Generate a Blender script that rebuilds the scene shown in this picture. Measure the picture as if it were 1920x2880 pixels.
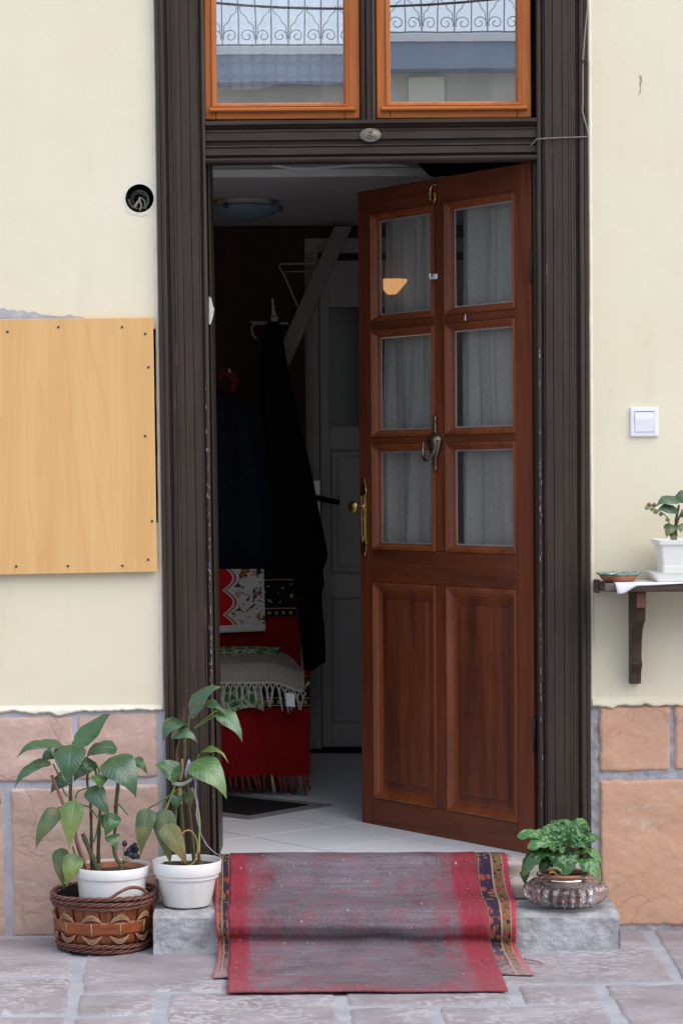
import bpy, math, random
from mathutils import Vector, Matrix, noise
random.seed(7)
R = math.radians
scene = bpy.context.scene
for o in list(bpy.data.objects):
    bpy.data.objects.remove(o)

# ------------------------------------------------------------------ camera
F, DIST, HZ, EYE, ROLL = 6400.0, 6.5, 1350.0, 1.088, -0.4
cam_d = bpy.data.cameras.new('camera')
cam = bpy.data.objects.new('camera', cam_d)
scene.collection.objects.link(cam)
cam_d.sensor_fit = 'VERTICAL'
cam_d.sensor_height = 36.0
cam_d.lens = 36.0 * F / 2880.0
cam_d.clip_end = 400
CM = Matrix.Rotation(math.pi / 2 - math.atan((1440 - HZ) / F), 3, 'X') @ Matrix.Rotation(R(ROLL), 3, 'Z')
CP = Vector((0, -DIST, EYE))
cam.matrix_world = Matrix.Translation(CP) @ CM.to_4x4()
scene.camera = cam
scene.render.resolution_x, scene.render.resolution_y = 682, 1024

# ------------------------------------------------------------------ light
SUN_EL, SUN_AZ = 50.0, 58.0          # elevation, degrees to the right of the camera's back
world = bpy.data.worlds.new('World')
scene.world = world
world.use_nodes = True
wn = world.node_tree
sky = wn.nodes.new('ShaderNodeTexSky')
sky.sky_type = 'NISHITA'
sky.sun_disc = False
sky.sun_elevation = R(SUN_EL)
sky.sun_rotation = R(180 - SUN_AZ)
sky.dust_density = 2.2
sky.ozone_density = 1.0
bg = wn.nodes['Background']
bg.inputs[1].default_value = 0.15
veil = wn.nodes.new('ShaderNodeMix')          # thin even cloud over the whole sky
veil.data_type = 'RGBA'
veil.inputs[0].default_value = 0.55
veil.inputs[7].default_value = (5.0, 5.45, 6.3, 1)
wn.links.new(sky.outputs[0], veil.inputs[6])
wn.links.new(veil.outputs[2], bg.inputs[0])
sd = bpy.data.lights.new('sun', 'SUN')
sd.energy = 1.5
sd.angle = R(70)
sd.color = (1.0, 0.975, 0.95)
sun = bpy.data.objects.new('sun', sd)
scene.collection.objects.link(sun)
az, el = R(SUN_AZ), R(SUN_EL)
sdir = Vector((math.sin(az) * math.cos(el), -math.cos(az) * math.cos(el), math.sin(el)))
sun.rotation_euler = sdir.to_track_quat('Z', 'Y').to_euler()
sun.location = (3, -5, 8)
vs = scene.view_settings
vs.view_transform = 'Standard'
vs.look = 'None'
vs.gamma = 1.0
vs.exposure = 0.72
vs.use_curve_mapping = False
scene.render.engine = 'CYCLES'
scene.cycles.max_bounces = 10
scene.cycles.diffuse_bounces = 6
scene.cycles.glossy_bounces = 5
scene.cycles.transmission_bounces = 8
scene.cycles.transparent_max_bounces = 12


# ------------------------------------------------------------------ measuring helpers
def ray(px, py):
    return CM @ Vector(((px - 960) / F, -(py - 1440) / F, -1.0))


def P(px, py, y):
    d = ray(px, py)
    return CP + d * ((y - CP.y) / d.y)


def G(px, py, z):
    d = ray(px, py)
    return CP + d * ((z - CP.z) / d.z)


def lerp(a, b, t):
    return a + (b - a) * t


def sm(a, b, x):
    t = max(0.0, min(1.0, (x - a) / (b - a)))
    return t * t * (3 - 2 * t)


# ------------------------------------------------------------------ mesh helpers
class MB:
    def __init__(self):
        self.v, self.f, self.uv = [], [], []

    def add(self, vs_, fs, uvs=None):
        n = len(self.v)
        self.v += [Vector(q) for q in vs_]
        self.f += [tuple(i + n for i in q) for q in fs]
        self.uv += list(uvs) if uvs else [(0.0, 0.0)] * len(vs_)
        return self

    def box(self, x0, x1, y0, y1, z0, z1):
        vs_ = [(x, y, z) for z in (z0, z1) for y in (y0, y1) for x in (x0, x1)]
        return self.add(vs_, [(0, 2, 3, 1), (4, 5, 7, 6), (0, 1, 5, 4), (2, 6, 7, 3), (0, 4, 6, 2), (1, 3, 7, 5)])

    def bar(self, a, b, w, h, up=(0, 0, 1)):
        a, b = Vector(a), Vector(b)
        t = (b - a).normalized()
        s = t.cross(Vector(up)).normalized() * (w / 2)
        u = s.cross(t).normalized() * (h / 2)
        vs_ = [p + i * s + j * u for p in (a, b) for j in (-1, 1) for i in (-1, 1)]
        return self.add(vs_, [(0, 2, 3, 1), (4, 5, 7, 6), (0, 1, 5, 4), (2, 6, 7, 3), (0, 4, 6, 2), (1, 3, 7, 5)])

    def tube(self, pts, r, n=8, cap=True):
        pts = [Vector(p) for p in pts]
        m = len(pts)
        rs = r if isinstance(r, (list, tuple)) else [r] * m
        vs_, fs, uvs = [], [], []
        up = None
        for i, p in enumerate(pts):
            t = (pts[min(i + 1, m - 1)] - pts[max(i - 1, 0)])
            t = t.normalized() if t.length > 1e-9 else Vector((0, 0, 1))
            if up is None:
                up = Vector((0, 0, 1)) if abs(t.z) < 0.9 else Vector((0, 1, 0))
            s = t.cross(up)
            if s.length < 1e-6:
                s = t.cross(Vector((1, 0, 0)))
            s.normalize()
            up = s.cross(t).normalized()
            for k in range(n):
                a = 2 * math.pi * k / n
                vs_.append(p + (s * math.cos(a) + up * math.sin(a)) * rs[i])
                uvs.append((i / max(1, m - 1), k / n))
        for i in range(m - 1):
            for k in range(n):
                k2 = (k + 1) % n
                fs.append((i * n + k, i * n + k2, (i + 1) * n + k2, (i + 1) * n + k))
        if cap:
            fs.append(tuple(range(n - 1, -1, -1)))
            fs.append(tuple((m - 1) * n + k for k in range(n)))
        return self.add(vs_, fs, uvs)

    def lathe(self, c, prof, n=32, sx=1.0, sy=1.0, fn=None, cap0=True, cap1=True):
        c = Vector(c)
        vs_, fs, uvs = [], [], []
        m = len(prof)
        for i, (r, z) in enumerate(prof):
            for k in range(n):
                a = 2 * math.pi * k / n
                rr = r * (fn(a, i, z) if fn else 1.0)
                vs_.append(c + Vector((rr * sx * math.cos(a), rr * sy * math.sin(a), z)))
                uvs.append((k / n, i / max(1, m - 1)))
        for i in range(m - 1):
            for k in range(n):
                k2 = (k + 1) % n
                fs.append((i * n + k, i * n + k2, (i + 1) * n + k2, (i + 1) * n + k))
        if cap0 and prof[0][0] > 1e-5:
            fs.append(tuple(range(n - 1, -1, -1)))
        if cap1 and prof[-1][0] > 1e-5:
            fs.append(tuple((m - 1) * n + k for k in range(n)))
        return self.add(vs_, fs, uvs)

    def grid(self, fn, nu, nv, closed=False):
        vs_, uvs, fs = [], [], []
        for j in range(nv + 1):
            for i in range(nu + 1):
                u, v = i / nu, j / nv
                vs_.append(fn(u, v))
                uvs.append((u, v))
        w = nu + 1
        for j in range(nv):
            for i in range(nu):
                fs.append((j * w + i, j * w + i + 1, (j + 1) * w + i + 1, (j + 1) * w + i))
        return self.add(vs_, fs, uvs)

    def prism(self, poly, axis, a0, a1):
        """poly: list of 2D points in the plane perpendicular to axis (x->(y,z), y->(x,z), z->(x,y))"""
        def mk(p, a):
            return {'x': (a, p[0], p[1]), 'y': (p[0], a, p[1]), 'z': (p[0], p[1], a)}[axis]
        n = len(poly)
        vs_ = [mk(p, a0) for p in poly] + [mk(p, a1) for p in poly]
        fs = [tuple(range(n)), tuple(range(2 * n - 1, n - 1, -1))]
        fs += [(i, (i + 1) % n, n + (i + 1) % n, n + i) for i in range(n)]
        return self.add(vs_, fs)

    def ring(self, x0, x1, z0, z1, prof, y0=0.0, fill=False):
        """rectangular frame in the xz plane; prof: list of (inset, y)"""
        vs_ = []
        for ins, y in prof:
            vs_ += [(x0 + ins, y0 + y, z0 + ins), (x1 - ins, y0 + y, z0 + ins), (x1 - ins, y0 + y, z1 - ins), (x0 + ins, y0 + y, z1 - ins)]
        fs = []
        for i in range(len(prof) - 1):
            for k in range(4):
                k2 = (k + 1) % 4
                fs.append((i * 4 + k, i * 4 + k2, i * 4 + 4 + k2, i * 4 + 4 + k))
        if fill:
            b = (len(prof) - 1) * 4
            fs.append((b, b + 1, b + 2, b + 3))
        return self.add(vs_, fs)


def wloc(o):
    p = Vector((0, 0, 0))
    while o is not None:
        p += o.location
        o = o.parent
    return p


def obj(name, mb, mat, parent=None, smooth=False, bevel=0.0, local=False, solid=0.0, subsurf=0, label=None, seg=2, recalc=True, split=0):
    me = bpy.data.meshes.new(name)
    off = Vector((0, 0, 0)) if (local or parent is None) else wloc(parent)
    me.from_pydata([v - off for v in mb.v], [], mb.f)
    uvl = me.uv_layers.new(name='UVMap')
    for lp in me.loops:
        uvl.data[lp.index].uv = mb.uv[lp.vertex_index]
    me.materials.append(mat)
    if recalc:
        import bmesh
        bm = bmesh.new()
        bm.from_mesh(me)
        bmesh.ops.recalc_face_normals(bm, faces=bm.faces)
        bm.to_mesh(me)
        bm.free()
    if smooth:
        for p in me.polygons:
            p.use_smooth = True
    o = bpy.data.objects.new(name, me)
    scene.collection.objects.link(o)
    o.parent = parent
    if solid:
        m = o.modifiers.new('thick', 'SOLIDIFY')
        m.thickness = solid
        m.offset = 0
    if bevel:
        m = o.modifiers.new('bevel', 'BEVEL')
        m.width = bevel
        m.segments = seg
        m.limit_method = 'ANGLE'
        m.angle_limit = R(40)
    if subsurf:
        m = o.modifiers.new('sub', 'SUBSURF')
        m.levels = m.render_levels = subsurf
    if split:
        m = o.modifiers.new('split', 'EDGE_SPLIT')
        m.split_angle = R(split)
    if label:
        o['label'] = label
    return o


def tag(o, label, cat, group=None):
    o['label'] = label
    o['category'] = cat
    if group:
        o['group'] = group
    return o


def thing(name, label, cat, loc=(0, 0, 0), rotz=0.0, group=None):
    o = bpy.data.objects.new(name, None)
    o.empty_display_size = 0.05
    scene.collection.objects.link(o)
    o.location = loc
    o.rotation_euler = (0, 0, rotz)
    return tag(o, label, cat, group)


def struct(name, mb, mat, **k):
    o = obj(name, mb, mat, **k)
    o['kind'] = 'structure'
    return o


# ------------------------------------------------------------------ materials
class NT:
    def __init__(self, name):
        self.m = bpy.data.materials.new(name)
        self.m.use_nodes = True
        self.t = self.m.node_tree
        self.b = self.t.nodes['Principled BSDF']
        self.out = self.t.nodes['Material Output']
        tc = self.t.nodes.new('ShaderNodeTexCoord')
        self.obj, self.uv = tc.outputs['Object'], tc.outputs['UV']

    def n(self, typ, **k):
        nd = self.t.nodes.new(typ)
        for a, b in k.items():
            setattr(nd, a, b)
        return nd

    def link(self, a, b):
        self.t.links.new(a, b)

    def setv(self, sock, val):
        if hasattr(val, 'is_output') or isinstance(val, bpy.types.NodeSocket):
            self.link(val, sock)
        else:
            sock.default_value = val

    def mapping(self, src, scale=(1, 1, 1), loc=(0, 0, 0), rot=(0, 0, 0)):
        nd = self.n('ShaderNodeMapping')
        self.link(src, nd.inputs['Vector'])
        nd.inputs['Scale'].default_value = scale
        nd.inputs['Location'].default_value = loc
        nd.inputs['Rotation'].default_value = rot
        return nd.outputs[0]

    def noise(self, src, scale=5, detail=5, rough=0.55, dist=0.0):
        nd = self.n('ShaderNodeTexNoise')
        self.link(src, nd.inputs['Vector'])
        nd.inputs['Scale'].default_value = scale
        nd.inputs['Detail'].default_value = detail
        nd.inputs['Roughness'].default_value = rough
        nd.inputs['Distortion'].default_value = dist
        return nd.outputs['Fac']

    def ramp(self, fac, lo, hi, a=0.0, b=1.0):
        nd = self.n('ShaderNodeMapRange')
        nd.clamp = True
        self.setv(nd.inputs['Value'], fac)
        nd.inputs['From Min'].default_value = lo
        nd.inputs['From Max'].default_value = hi
        nd.inputs['To Min'].default_value = a
        nd.inputs['To Max'].default_value = b
        return nd.outputs[0]

    def math(self, op, a, b=0.0, c=0.0):
        nd = self.n('ShaderNodeMath', operation=op)
        self.setv(nd.inputs[0], a)
        self.setv(nd.inputs[1], b)
        self.setv(nd.inputs[2], c)
        return nd.outputs[0]

    def mix(self, fac, a, b):
        nd = self.n('ShaderNodeMix', data_type='RGBA')
        self.setv(nd.inputs[0], fac)
        self.setv(nd.inputs[6], a if hasattr(a, 'links') else (*a, 1) if len(a) == 3 else a)
        self.setv(nd.inputs[7], b if hasattr(b, 'links') else (*b, 1) if len(b) == 3 else b)
        return nd.outputs[2]

    def bump(self, h, strength=0.3, dist=0.01):
        nd = self.n('ShaderNodeBump')
        self.link(h, nd.inputs['Height'])
        nd.inputs['Strength'].default_value = strength
        nd.inputs['Distance'].default_value = dist
        self.link(nd.outputs[0], self.b.inputs['Normal'])
        return nd

    def sep(self, src):
        nd = self.n('ShaderNodeSeparateXYZ')
        self.link(src, nd.inputs[0])
        return nd.outputs

    def fin(self, col, rough=0.6, metal=0.0, spec=0.5, **k):
        self.setv(self.b.inputs['Base Color'], col if hasattr(col, 'links') else (*col, 1))
        self.setv(self.b.inputs['Roughness'], rough)
        self.b.inputs['Metallic'].default_value = metal
        self.b.inputs['Specular IOR Level'].default_value = spec
        for a, b in k.items():
            self.b.inputs[a].default_value = b
        return self.m


def pm(name, c1, c2=None, scale=8, st=(1, 1, 1), lo=0.35, hi=0.65, rough=0.6, bump=0.0, bs=40, bst=None, bd=0.004,
       metal=0.0, spec=0.5, spots=None, detail=6, dist=0.0, **k):
    t = NT(name)
    col = c1
    if c2:
        f = t.ramp(t.noise(t.mapping(t.obj, st), scale, detail, 0.6, dist), lo, hi)
        col = t.mix(f, c1, c2)
    if spots:
        for (sc, sscale, sst, thr, wid) in spots:
            f = t.ramp(t.noise(t.mapping(t.obj, sst), sscale, 5, 0.65), thr, thr + wid)
            col = t.mix(f, col, sc)
    if bump:
        t.bump(t.noise(t.mapping(t.obj, bst or st), bs, 6, 0.6), bump, bd)
    return t.fin(col, rough, metal, spec, **k)


M = {}
def plaster_mat():
    t = NT('plaster')
    col = t.mix(t.ramp(t.noise(t.obj, 2.2, 6, 0.6), 0.35, 0.65), (0.745, 0.665, 0.485), (0.775, 0.705, 0.54))
    st_ = t.ramp(t.noise(t.mapping(t.obj, (5, 1, 0.7), (3, 0, 1)), 2.0, 7, 0.7), 0.54, 0.78, 0.0, 0.42)
    col = t.mix(st_, col, (0.60, 0.53, 0.39))
    sp = t.ramp(t.noise(t.mapping(t.obj, (1, 1, 1), (8, 3, 5)), 26, 5, 0.75), 0.70, 0.78, 0.0, 0.22)
    col = t.mix(sp, col, (0.50, 0.45, 0.38))
    h = t.math('ADD', t.math('MULTIPLY', t.noise(t.obj, 7, 4, 0.55, 0.6), 1.6), t.math('MULTIPLY', t.noise(t.obj, 150, 3), 0.12))
    t.bump(h, 0.20, 0.006)
    return t.fin(col, 0.9, 0, 0.2)


M['plaster'] = plaster_mat()
M['white_plaster'] = pm('white_plaster', (0.76, 0.71, 0.58), (0.69, 0.64, 0.53), 14, rough=0.9, bump=0.4, bs=60, bd=0.003, spec=0.2)
M['grey_patch'] = pm('grey_patch', (0.36, 0.36, 0.40), (0.48, 0.48, 0.50), 30, rough=0.95, bump=0.5, bs=90)
M['mortar'] = pm('mortar', (0.30, 0.30, 0.34), (0.46, 0.45, 0.47), 26, rough=0.95, bump=0.7, bs=110, bd=0.006, spec=0.2)
M['mortar_light'] = pm('mortar_light', (0.42, 0.42, 0.46), (0.52, 0.51, 0.54), 16, rough=0.95, bump=0.5, bs=120, bd=0.004, spec=0.2)


def stone_mat(name, c1, c2, c3):
    t = NT(name)
    a = t.ramp(t.noise(t.obj, 4.5, 6, 0.6, 0.6), 0.32, 0.68)
    col = t.mix(a, c1, c2)
    b = t.ramp(t.noise(t.mapping(t.obj, (1, 1, 2.2), (3, 1, 7)), 9, 8, 0.65, 1.2), 0.56, 0.72)
    col = t.mix(b, col, c3)
    g = t.ramp(t.noise(t.obj, 110, 3, 0.7), 0.3, 0.75, -0.08, 0.06)
    hsv = t.n('ShaderNodeHueSaturation')
    t.link(col, hsv.inputs['Color'])
    t.link(t.math('ADD', g, 1.0), hsv.inputs['Value'])
    wv = t.n('ShaderNodeTexVoronoi', feature='DISTANCE_TO_EDGE')
    vm = t.n('ShaderNodeVectorMath', operation='ADD')
    nzv = t.n('ShaderNodeTexNoise')
    t.link(t.obj, nzv.inputs['Vector'])
    nzv.inputs['Scale'].default_value = 5
    nzv.inputs['Detail'].default_value = 4
    vsc = t.n('ShaderNodeVectorMath', operation='SCALE')
    t.link(nzv.outputs['Color'], vsc.inputs[0])
    vsc.inputs['Scale'].default_value = 0.35
    t.link(t.obj, vm.inputs[0])
    t.link(vsc.outputs[0], vm.inputs[1])
    t.link(t.mapping(vm.outputs[0], (1, 1, 1.5)), wv.inputs['Vector'])
    wv.inputs['Scale'].default_value = 4.2
    crack = t.math('MULTIPLY', t.ramp(wv.outputs['Distance'], 0.0, 0.045, 1.0, 0.0), t.ramp(t.noise(t.mapping(t.obj, (1, 1, 1), (7, 7, 7)), 3.5, 2), 0.46, 0.58))
    h = t.math('ADD', t.math('SUBTRACT', t.noise(t.mapping(t.obj, (1, 1, 1.6)), 22, 8, 0.65, 0.8), t.math('MULTIPLY', crack, 0.9)), t.math('MULTIPLY', t.noise(t.obj, 140, 3), 0.25))
    t.bump(h, 0.22, 0.008)
    st_ = t.ramp(t.noise(t.mapping(t.obj, (1, 1, 0.6), (9, 4, 2)), 3.0, 7, 0.7), 0.52, 0.75, 0.0, 0.38)
    cs = t.mix(st_, hsv.outputs[0], (0.42, 0.33, 0.30))
    sp = t.ramp(t.noise(t.obj, 75, 4, 0.7), 0.64, 0.72, 0.0, 0.35)
    cs = t.mix(sp, cs, (0.36, 0.23, 0.18))
    cs = t.mix(t.math('MULTIPLY', crack, 0.35), cs, (0.36, 0.20, 0.14))
    return t.fin(cs, 0.9, 0, 0.2)


M['sand_l'] = stone_mat('sandstone_pink', (0.545, 0.365, 0.30), (0.63, 0.44, 0.36), (0.66, 0.53, 0.465))
M['sand_r'] = stone_mat('sandstone_orange', (0.56, 0.322, 0.215), (0.62, 0.368, 0.245), (0.64, 0.475, 0.385))


def paving_mat(name, c1, c2, c3):
    t = NT(name)
    a = t.ramp(t.noise(t.mapping(t.obj, (1, 1.4, 1)), 6, 6, 0.6), 0.3, 0.7)
    col = t.mix(a, c1, c2)
    w = t.n('ShaderNodeTexWave', wave_type='BANDS', bands_direction='Y')
    t.link(t.mapping(t.obj, (1, 1, 1)), w.inputs['Vector'])
    w.inputs['Scale'].default_value = 3.2
    w.inputs['Distortion'].default_value = 22
    w.inputs['Detail'].default_value = 6
    w.inputs['Detail Scale'].default_value = 2.6
    w.inputs['Detail Roughness'].default_value = 0.65
    b = t.ramp(w.outputs['Fac'], 0.55, 0.95)
    msk = t.ramp(t.noise(t.obj, 3.3, 3), 0.42, 0.62)
    col = t.mix(t.math('MULTIPLY', t.math('MULTIPLY', b, msk), 0.75), col, c3)
    d = t.ramp(t.noise(t.mapping(t.obj, (1, 1, 1), (5, 2, 0)), 4, 5, 0.7), 0.6, 0.78)
    col = t.mix(t.math('MULTIPLY', d, 0.45), col, (0.52, 0.50, 0.53))
    h = t.math('ADD', t.noise(t.obj, 26, 7, 0.65, 1.0), t.math('MULTIPLY', w.outputs['Fac'], 0.35))
    t.bump(h, 0.24, 0.008)
    r = t.ramp(t.noise(t.obj, 12, 4), 0.3, 0.7, 0.55, 0.8)
    return t.fin(col, r, 0, 0.35)


M['paving'] = paving_mat('paving_stone', (0.235, 0.205, 0.215), (0.345, 0.315, 0.335), (0.47, 0.44, 0.465))
M['ground'] = pm('courtyard_ground', (0.29, 0.30, 0.335), (0.38, 0.385, 0.415), 9, rough=0.95, bump=0.5, bs=90, bd=0.004, spec=0.2)
M['concrete'] = pm('step_concrete', (0.27, 0.27, 0.275), (0.46, 0.46, 0.475), 16, rough=0.95, bump=0.9, bs=75, bd=0.006, spec=0.2,
                   spots=[((0.60, 0.61, 0.65), 6, (1, 1, 1.5), 0.60, 0.15), ((0.15, 0.15, 0.15), 55, (1, 1, 1), 0.66, 0.08)])
M['sill'] = pm('sill_stone', (0.42, 0.32, 0.27), (0.55, 0.47, 0.43), 14, (1, 1, 3), rough=0.85, bump=0.6, bs=30)
M['frame'] = pm('brown_paint', (0.037, 0.0245, 0.0175), (0.047, 0.032, 0.0235), 5, (6, 6, 1.2), rough=0.46, bump=0.10, bs=14, bst=(8, 8, 1.0),
                bd=0.002, spec=0.28, spots=[((0.34, 0.30, 0.27), 34, (2.2, 2.2, 0.16), 0.735, 0.03), ((0.10, 0.06, 0.05), 16, (2, 2, 0.2), 0.66, 0.05)])
M['frame_h'] = pm('brown_paint_rail', (0.037, 0.0245, 0.0175), (0.047, 0.032, 0.0235), 5, (1.2, 6, 6), rough=0.44, bump=0.15, bs=14, bst=(1.0, 8, 8),
                  bd=0.002, spec=0.28, spots=[((0.36, 0.33, 0.32), 30, (0.2, 2.2, 2.2), 0.73, 0.03)])


def wood(name, c1, c2, c3, axis, rough=0.4, coat=0.25, gs=1.0):
    t = NT(name)
    s = {'z': (26, 26, 1.4), 'x': (1.4, 26, 26)}[axis]
    s2 = {'z': (5, 5, 0.35), 'x': (0.35, 5, 5)}[axis]
    g = t.noise(t.mapping(t.obj, s), 3.2 * gs, 7, 0.65, 0.4)
    col = t.mix(t.ramp(g, 0.32, 0.68), c1, c2)
    col = t.mix(t.ramp(t.noise(t.mapping(t.obj, s2), 2.4 * gs, 4, 0.6, 1.2), 0.45, 0.72), col, c3)
    sct = t.ramp(t.noise(t.mapping(t.obj, {'z': (60, 60, 3), 'x': (3, 60, 60)}[axis]), 2.5, 4, 0.7), 0.68, 0.78, 0.0, 0.35)
    col = t.mix(sct, col, (c1[0] * 0.45, c1[1] * 0.5, c1[2] * 0.6))
    t.bump(g, 0.12, 0.002)
    rough = t.ramp(t.noise(t.obj, 9, 5, 0.6), 0.3, 0.7, rough - 0.08, rough + 0.16)
    return t.fin(col, rough, 0, 0.4, **{'Coat Weight': coat, 'Coat Roughness': 0.3})


M['door_v'] = wood('door_wood', (0.128, 0.026, 0.008), (0.205, 0.047, 0.015), (0.070, 0.016, 0.006), 'z', rough=0.5, coat=0.03)
M['door_h'] = wood('door_wood_rail', (0.115, 0.025, 0.008), (0.180, 0.043, 0.014), (0.062, 0.015, 0.006), 'x', rough=0.5, coat=0.03)
M['door_m'] = wood('door_moulding_wood', (0.200, 0.047, 0.013), (0.270, 0.072, 0.020), (0.135, 0.033, 0.011), 'z', rough=0.4, coat=0.15)
M['sash_v'] = wood('sash_wood', (0.40, 0.108, 0.016), (0.48, 0.140, 0.022), (0.31, 0.076, 0.012), 'z', rough=0.5, coat=0.05)
M['sash_h'] = wood('sash_wood_rail', (0.40, 0.108, 0.016), (0.48, 0.140, 0.022), (0.29, 0.072, 0.012), 'x', rough=0.5, coat=0.05)


def laminate():
    t = NT('beech_laminate')
    g = t.noise(t.mapping(t.obj, (9, 9, 0.55)), 2.6, 5, 0.55, 0.7)
    col = t.mix(t.ramp(g, 0.33, 0.66), (0.68, 0.385, 0.145), (0.74, 0.45, 0.188))
    lines = t.math('FRACT', t.math('MULTIPLY', t.noise(t.mapping(t.obj, (4.5, 4.5, 0.42), (2, 0, 1)), 1.3, 2, 0.45, 0.5), 13.0))
    col = t.mix(t.math('MULTIPLY', t.ramp(lines, 0.72, 1.0), 0.32), col, (0.62, 0.31, 0.105))
    p = t.ramp(t.noise(t.mapping(t.obj, (120, 120, 6)), 1.0, 3), 0.62, 0.75)
    col = t.mix(t.math('MULTIPLY', p, 0.25), col, (0.58, 0.30, 0.11))
    return t.fin(col, 0.42, 0, 0.4)


M['laminate'] = laminate()
M['screw'] = pm('screw_steel', (0.10, 0.10, 0.13), rough=0.4, metal=0.7)
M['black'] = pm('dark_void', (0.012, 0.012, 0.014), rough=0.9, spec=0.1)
M['brass'] = pm('brass', (0.60, 0.42, 0.15), (0.42, 0.28, 0.10), 60, rough=0.32, metal=1.0)
M['old_brass'] = pm('old_brass', (0.27, 0.23, 0.15), (0.16, 0.13, 0.09), 50, rough=0.38, metal=1.0)
M['steel'] = pm('polished_steel', (0.75, 0.76, 0.78), rough=0.3, metal=0.6)
M['plate'] = pm('tarnished_plate', (0.25, 0.22, 0.18), (0.13, 0.10, 0.08), 80, rough=0.45, metal=0.7,
                spots=[((0.55, 0.55, 0.50), 90, (1, 1, 1), 0.62, 0.1)])
M['white_plastic'] = pm('white_plastic', (0.80, 0.79, 0.82), rough=0.35)
M['pot_white'] = pm('pot_white', (0.83, 0.82, 0.81), (0.77, 0.76, 0.73), 9, (1, 1, 1), rough=0.5, bump=0.05, bs=60,
                    spots=[((0.46, 0.41, 0.33), 9, (1, 1, 0.5), 0.60, 0.30), ((0.28, 0.23, 0.17), 60, (1, 1, 0.8), 0.70, 0.06)])
M['pot_cream'] = pm('planter_white', (0.83, 0.81, 0.77), (0.77, 0.75, 0.70), 8, rough=0.45, spots=[((0.52, 0.46, 0.36), 12, (1, 1, 0.5), 0.62, 0.25), ((0.30, 0.25, 0.19), 70, (1, 1, 1), 0.72, 0.05)])
M['terracotta'] = pm('terracotta', (0.33, 0.12, 0.06), (0.42, 0.17, 0.09), 25, rough=0.7)
M['soil'] = pm('soil', (0.035, 0.025, 0.018), (0.10, 0.085, 0.05), 60, rough=1.0, bump=1.0, bs=120, bd=0.01)
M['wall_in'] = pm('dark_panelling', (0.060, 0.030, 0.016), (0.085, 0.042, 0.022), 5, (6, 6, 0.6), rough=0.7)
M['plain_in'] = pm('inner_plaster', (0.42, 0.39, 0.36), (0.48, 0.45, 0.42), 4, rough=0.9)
M['ceil_in'] = pm('inner_ceiling', (0.62, 0.58, 0.58), (0.68, 0.64, 0.63), 4, rough=0.9)
M['trim_white'] = pm('white_trim', (0.88, 0.85, 0.80), rough=0.5)
M['door_grey'] = pm('grey_painted_door', (0.46, 0.435, 0.395), (0.52, 0.495, 0.455), 5, rough=0.5)
M['tile'] = pm('floor_tile', (0.79, 0.81, 0.85), (0.83, 0.85, 0.88), 5, rough=0.25, spec=0.5)
M['grout'] = pm('tile_grout', (0.10, 0.09, 0.09), rough=0.9)
M['mat_black'] = pm('black_mat', (0.012, 0.012, 0.013), rough=0.85, spec=0.15)
M['mat_grey'] = pm('grey_mat_edge', (0.16, 0.16, 0.17), (0.24, 0.24, 0.25), 60, rough=0.7)
M['lamp_glass'] = pm('lamp_glass', (0.24, 0.33, 0.38), rough=0.35)
M['coat_navy'] = pm('navy_cloth', (0.014, 0.016, 0.028), (0.019, 0.022, 0.038), 30, rough=0.95, spec=0.1, bump=0.3, bs=300)
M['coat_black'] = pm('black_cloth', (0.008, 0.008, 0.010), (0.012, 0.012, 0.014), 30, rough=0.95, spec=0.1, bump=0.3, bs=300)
M['red_cloth'] = pm('red_cloth', (0.20, 0.012, 0.012), rough=0.9)
M['beam'] = pm('pale_beam', (0.36, 0.31, 0.26), (0.42, 0.37, 0.31), 6, (1, 1, 0.2), rough=0.7)
M['wire'] = pm('pale_wire', (0.55, 0.53, 0.48), rough=0.5)
M['cable_grey'] = pm('grey_cable', (0.15, 0.13, 0.11), (0.22, 0.20, 0.17), 40, rough=0.7)
M['cable_dark'] = pm('dark_cable', (0.03, 0.025, 0.02), rough=0.7)
M['cable_tan'] = pm('tan_cable', (0.28, 0.24, 0.17), rough=0.7)
M['shelf_wood'] = wood('weathered_wood', (0.045, 0.026, 0.017), (0.080, 0.050, 0.034), (0.22, 0.19, 0.165), 'x', rough=0.7, coat=0.0)
M['bracket'] = wood('bracket_wood', (0.030, 0.016, 0.010), (0.055, 0.030, 0.018), (0.08, 0.05, 0.035), 'z', rough=0.6, coat=0.0)
M['bracket_cut'] = wood('bracket_end_wood', (0.13, 0.05, 0.03), (0.18, 0.08, 0.05), (0.09, 0.04, 0.03), 'z', rough=0.7, coat=0.0)
M['paper'] = pm('white_paper', (0.78, 0.77, 0.76), rough=0.7)
M['wicker'] = pm('wicker_dark', (0.085, 0.030, 0.022), (0.17, 0.062, 0.042), 55, (1, 1, 1), rough=0.4,
                 spots=[((0.34, 0.24, 0.20), 90, (1, 1, 1), 0.66, 0.1)])
M['splint'] = wood('basket_splint', (0.14, 0.034, 0.010), (0.23, 0.060, 0.014), (0.06, 0.018, 0.007), 'z', rough=0.32, coat=0.3, gs=3)
M['band'] = wood('basket_band', (0.22, 0.050, 0.012), (0.32, 0.085, 0.018), (0.11, 0.028, 0.010), 'x', rough=0.3, coat=0.3, gs=2)
M['raffia'] = pm('raffia', (0.40, 0.26, 0.15), (0.24, 0.12, 0.06), 120, rough=0.7)
M['liner'] = pm('dark_liner', (0.03, 0.03, 0.035), rough=0.4)
M['stem'] = pm('plant_stem', (0.070, 0.085, 0.025), (0.095, 0.055, 0.025), 14, (1, 1, 3), rough=0.55, bump=0.3, bs=80)
M['stem_brown'] = pm('plant_stem_brown', (0.13, 0.055, 0.025), (0.08, 0.06, 0.025), 30, rough=0.7)
M['petiole'] = pm('petiole', (0.10, 0.17, 0.035), rough=0.5)
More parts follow.
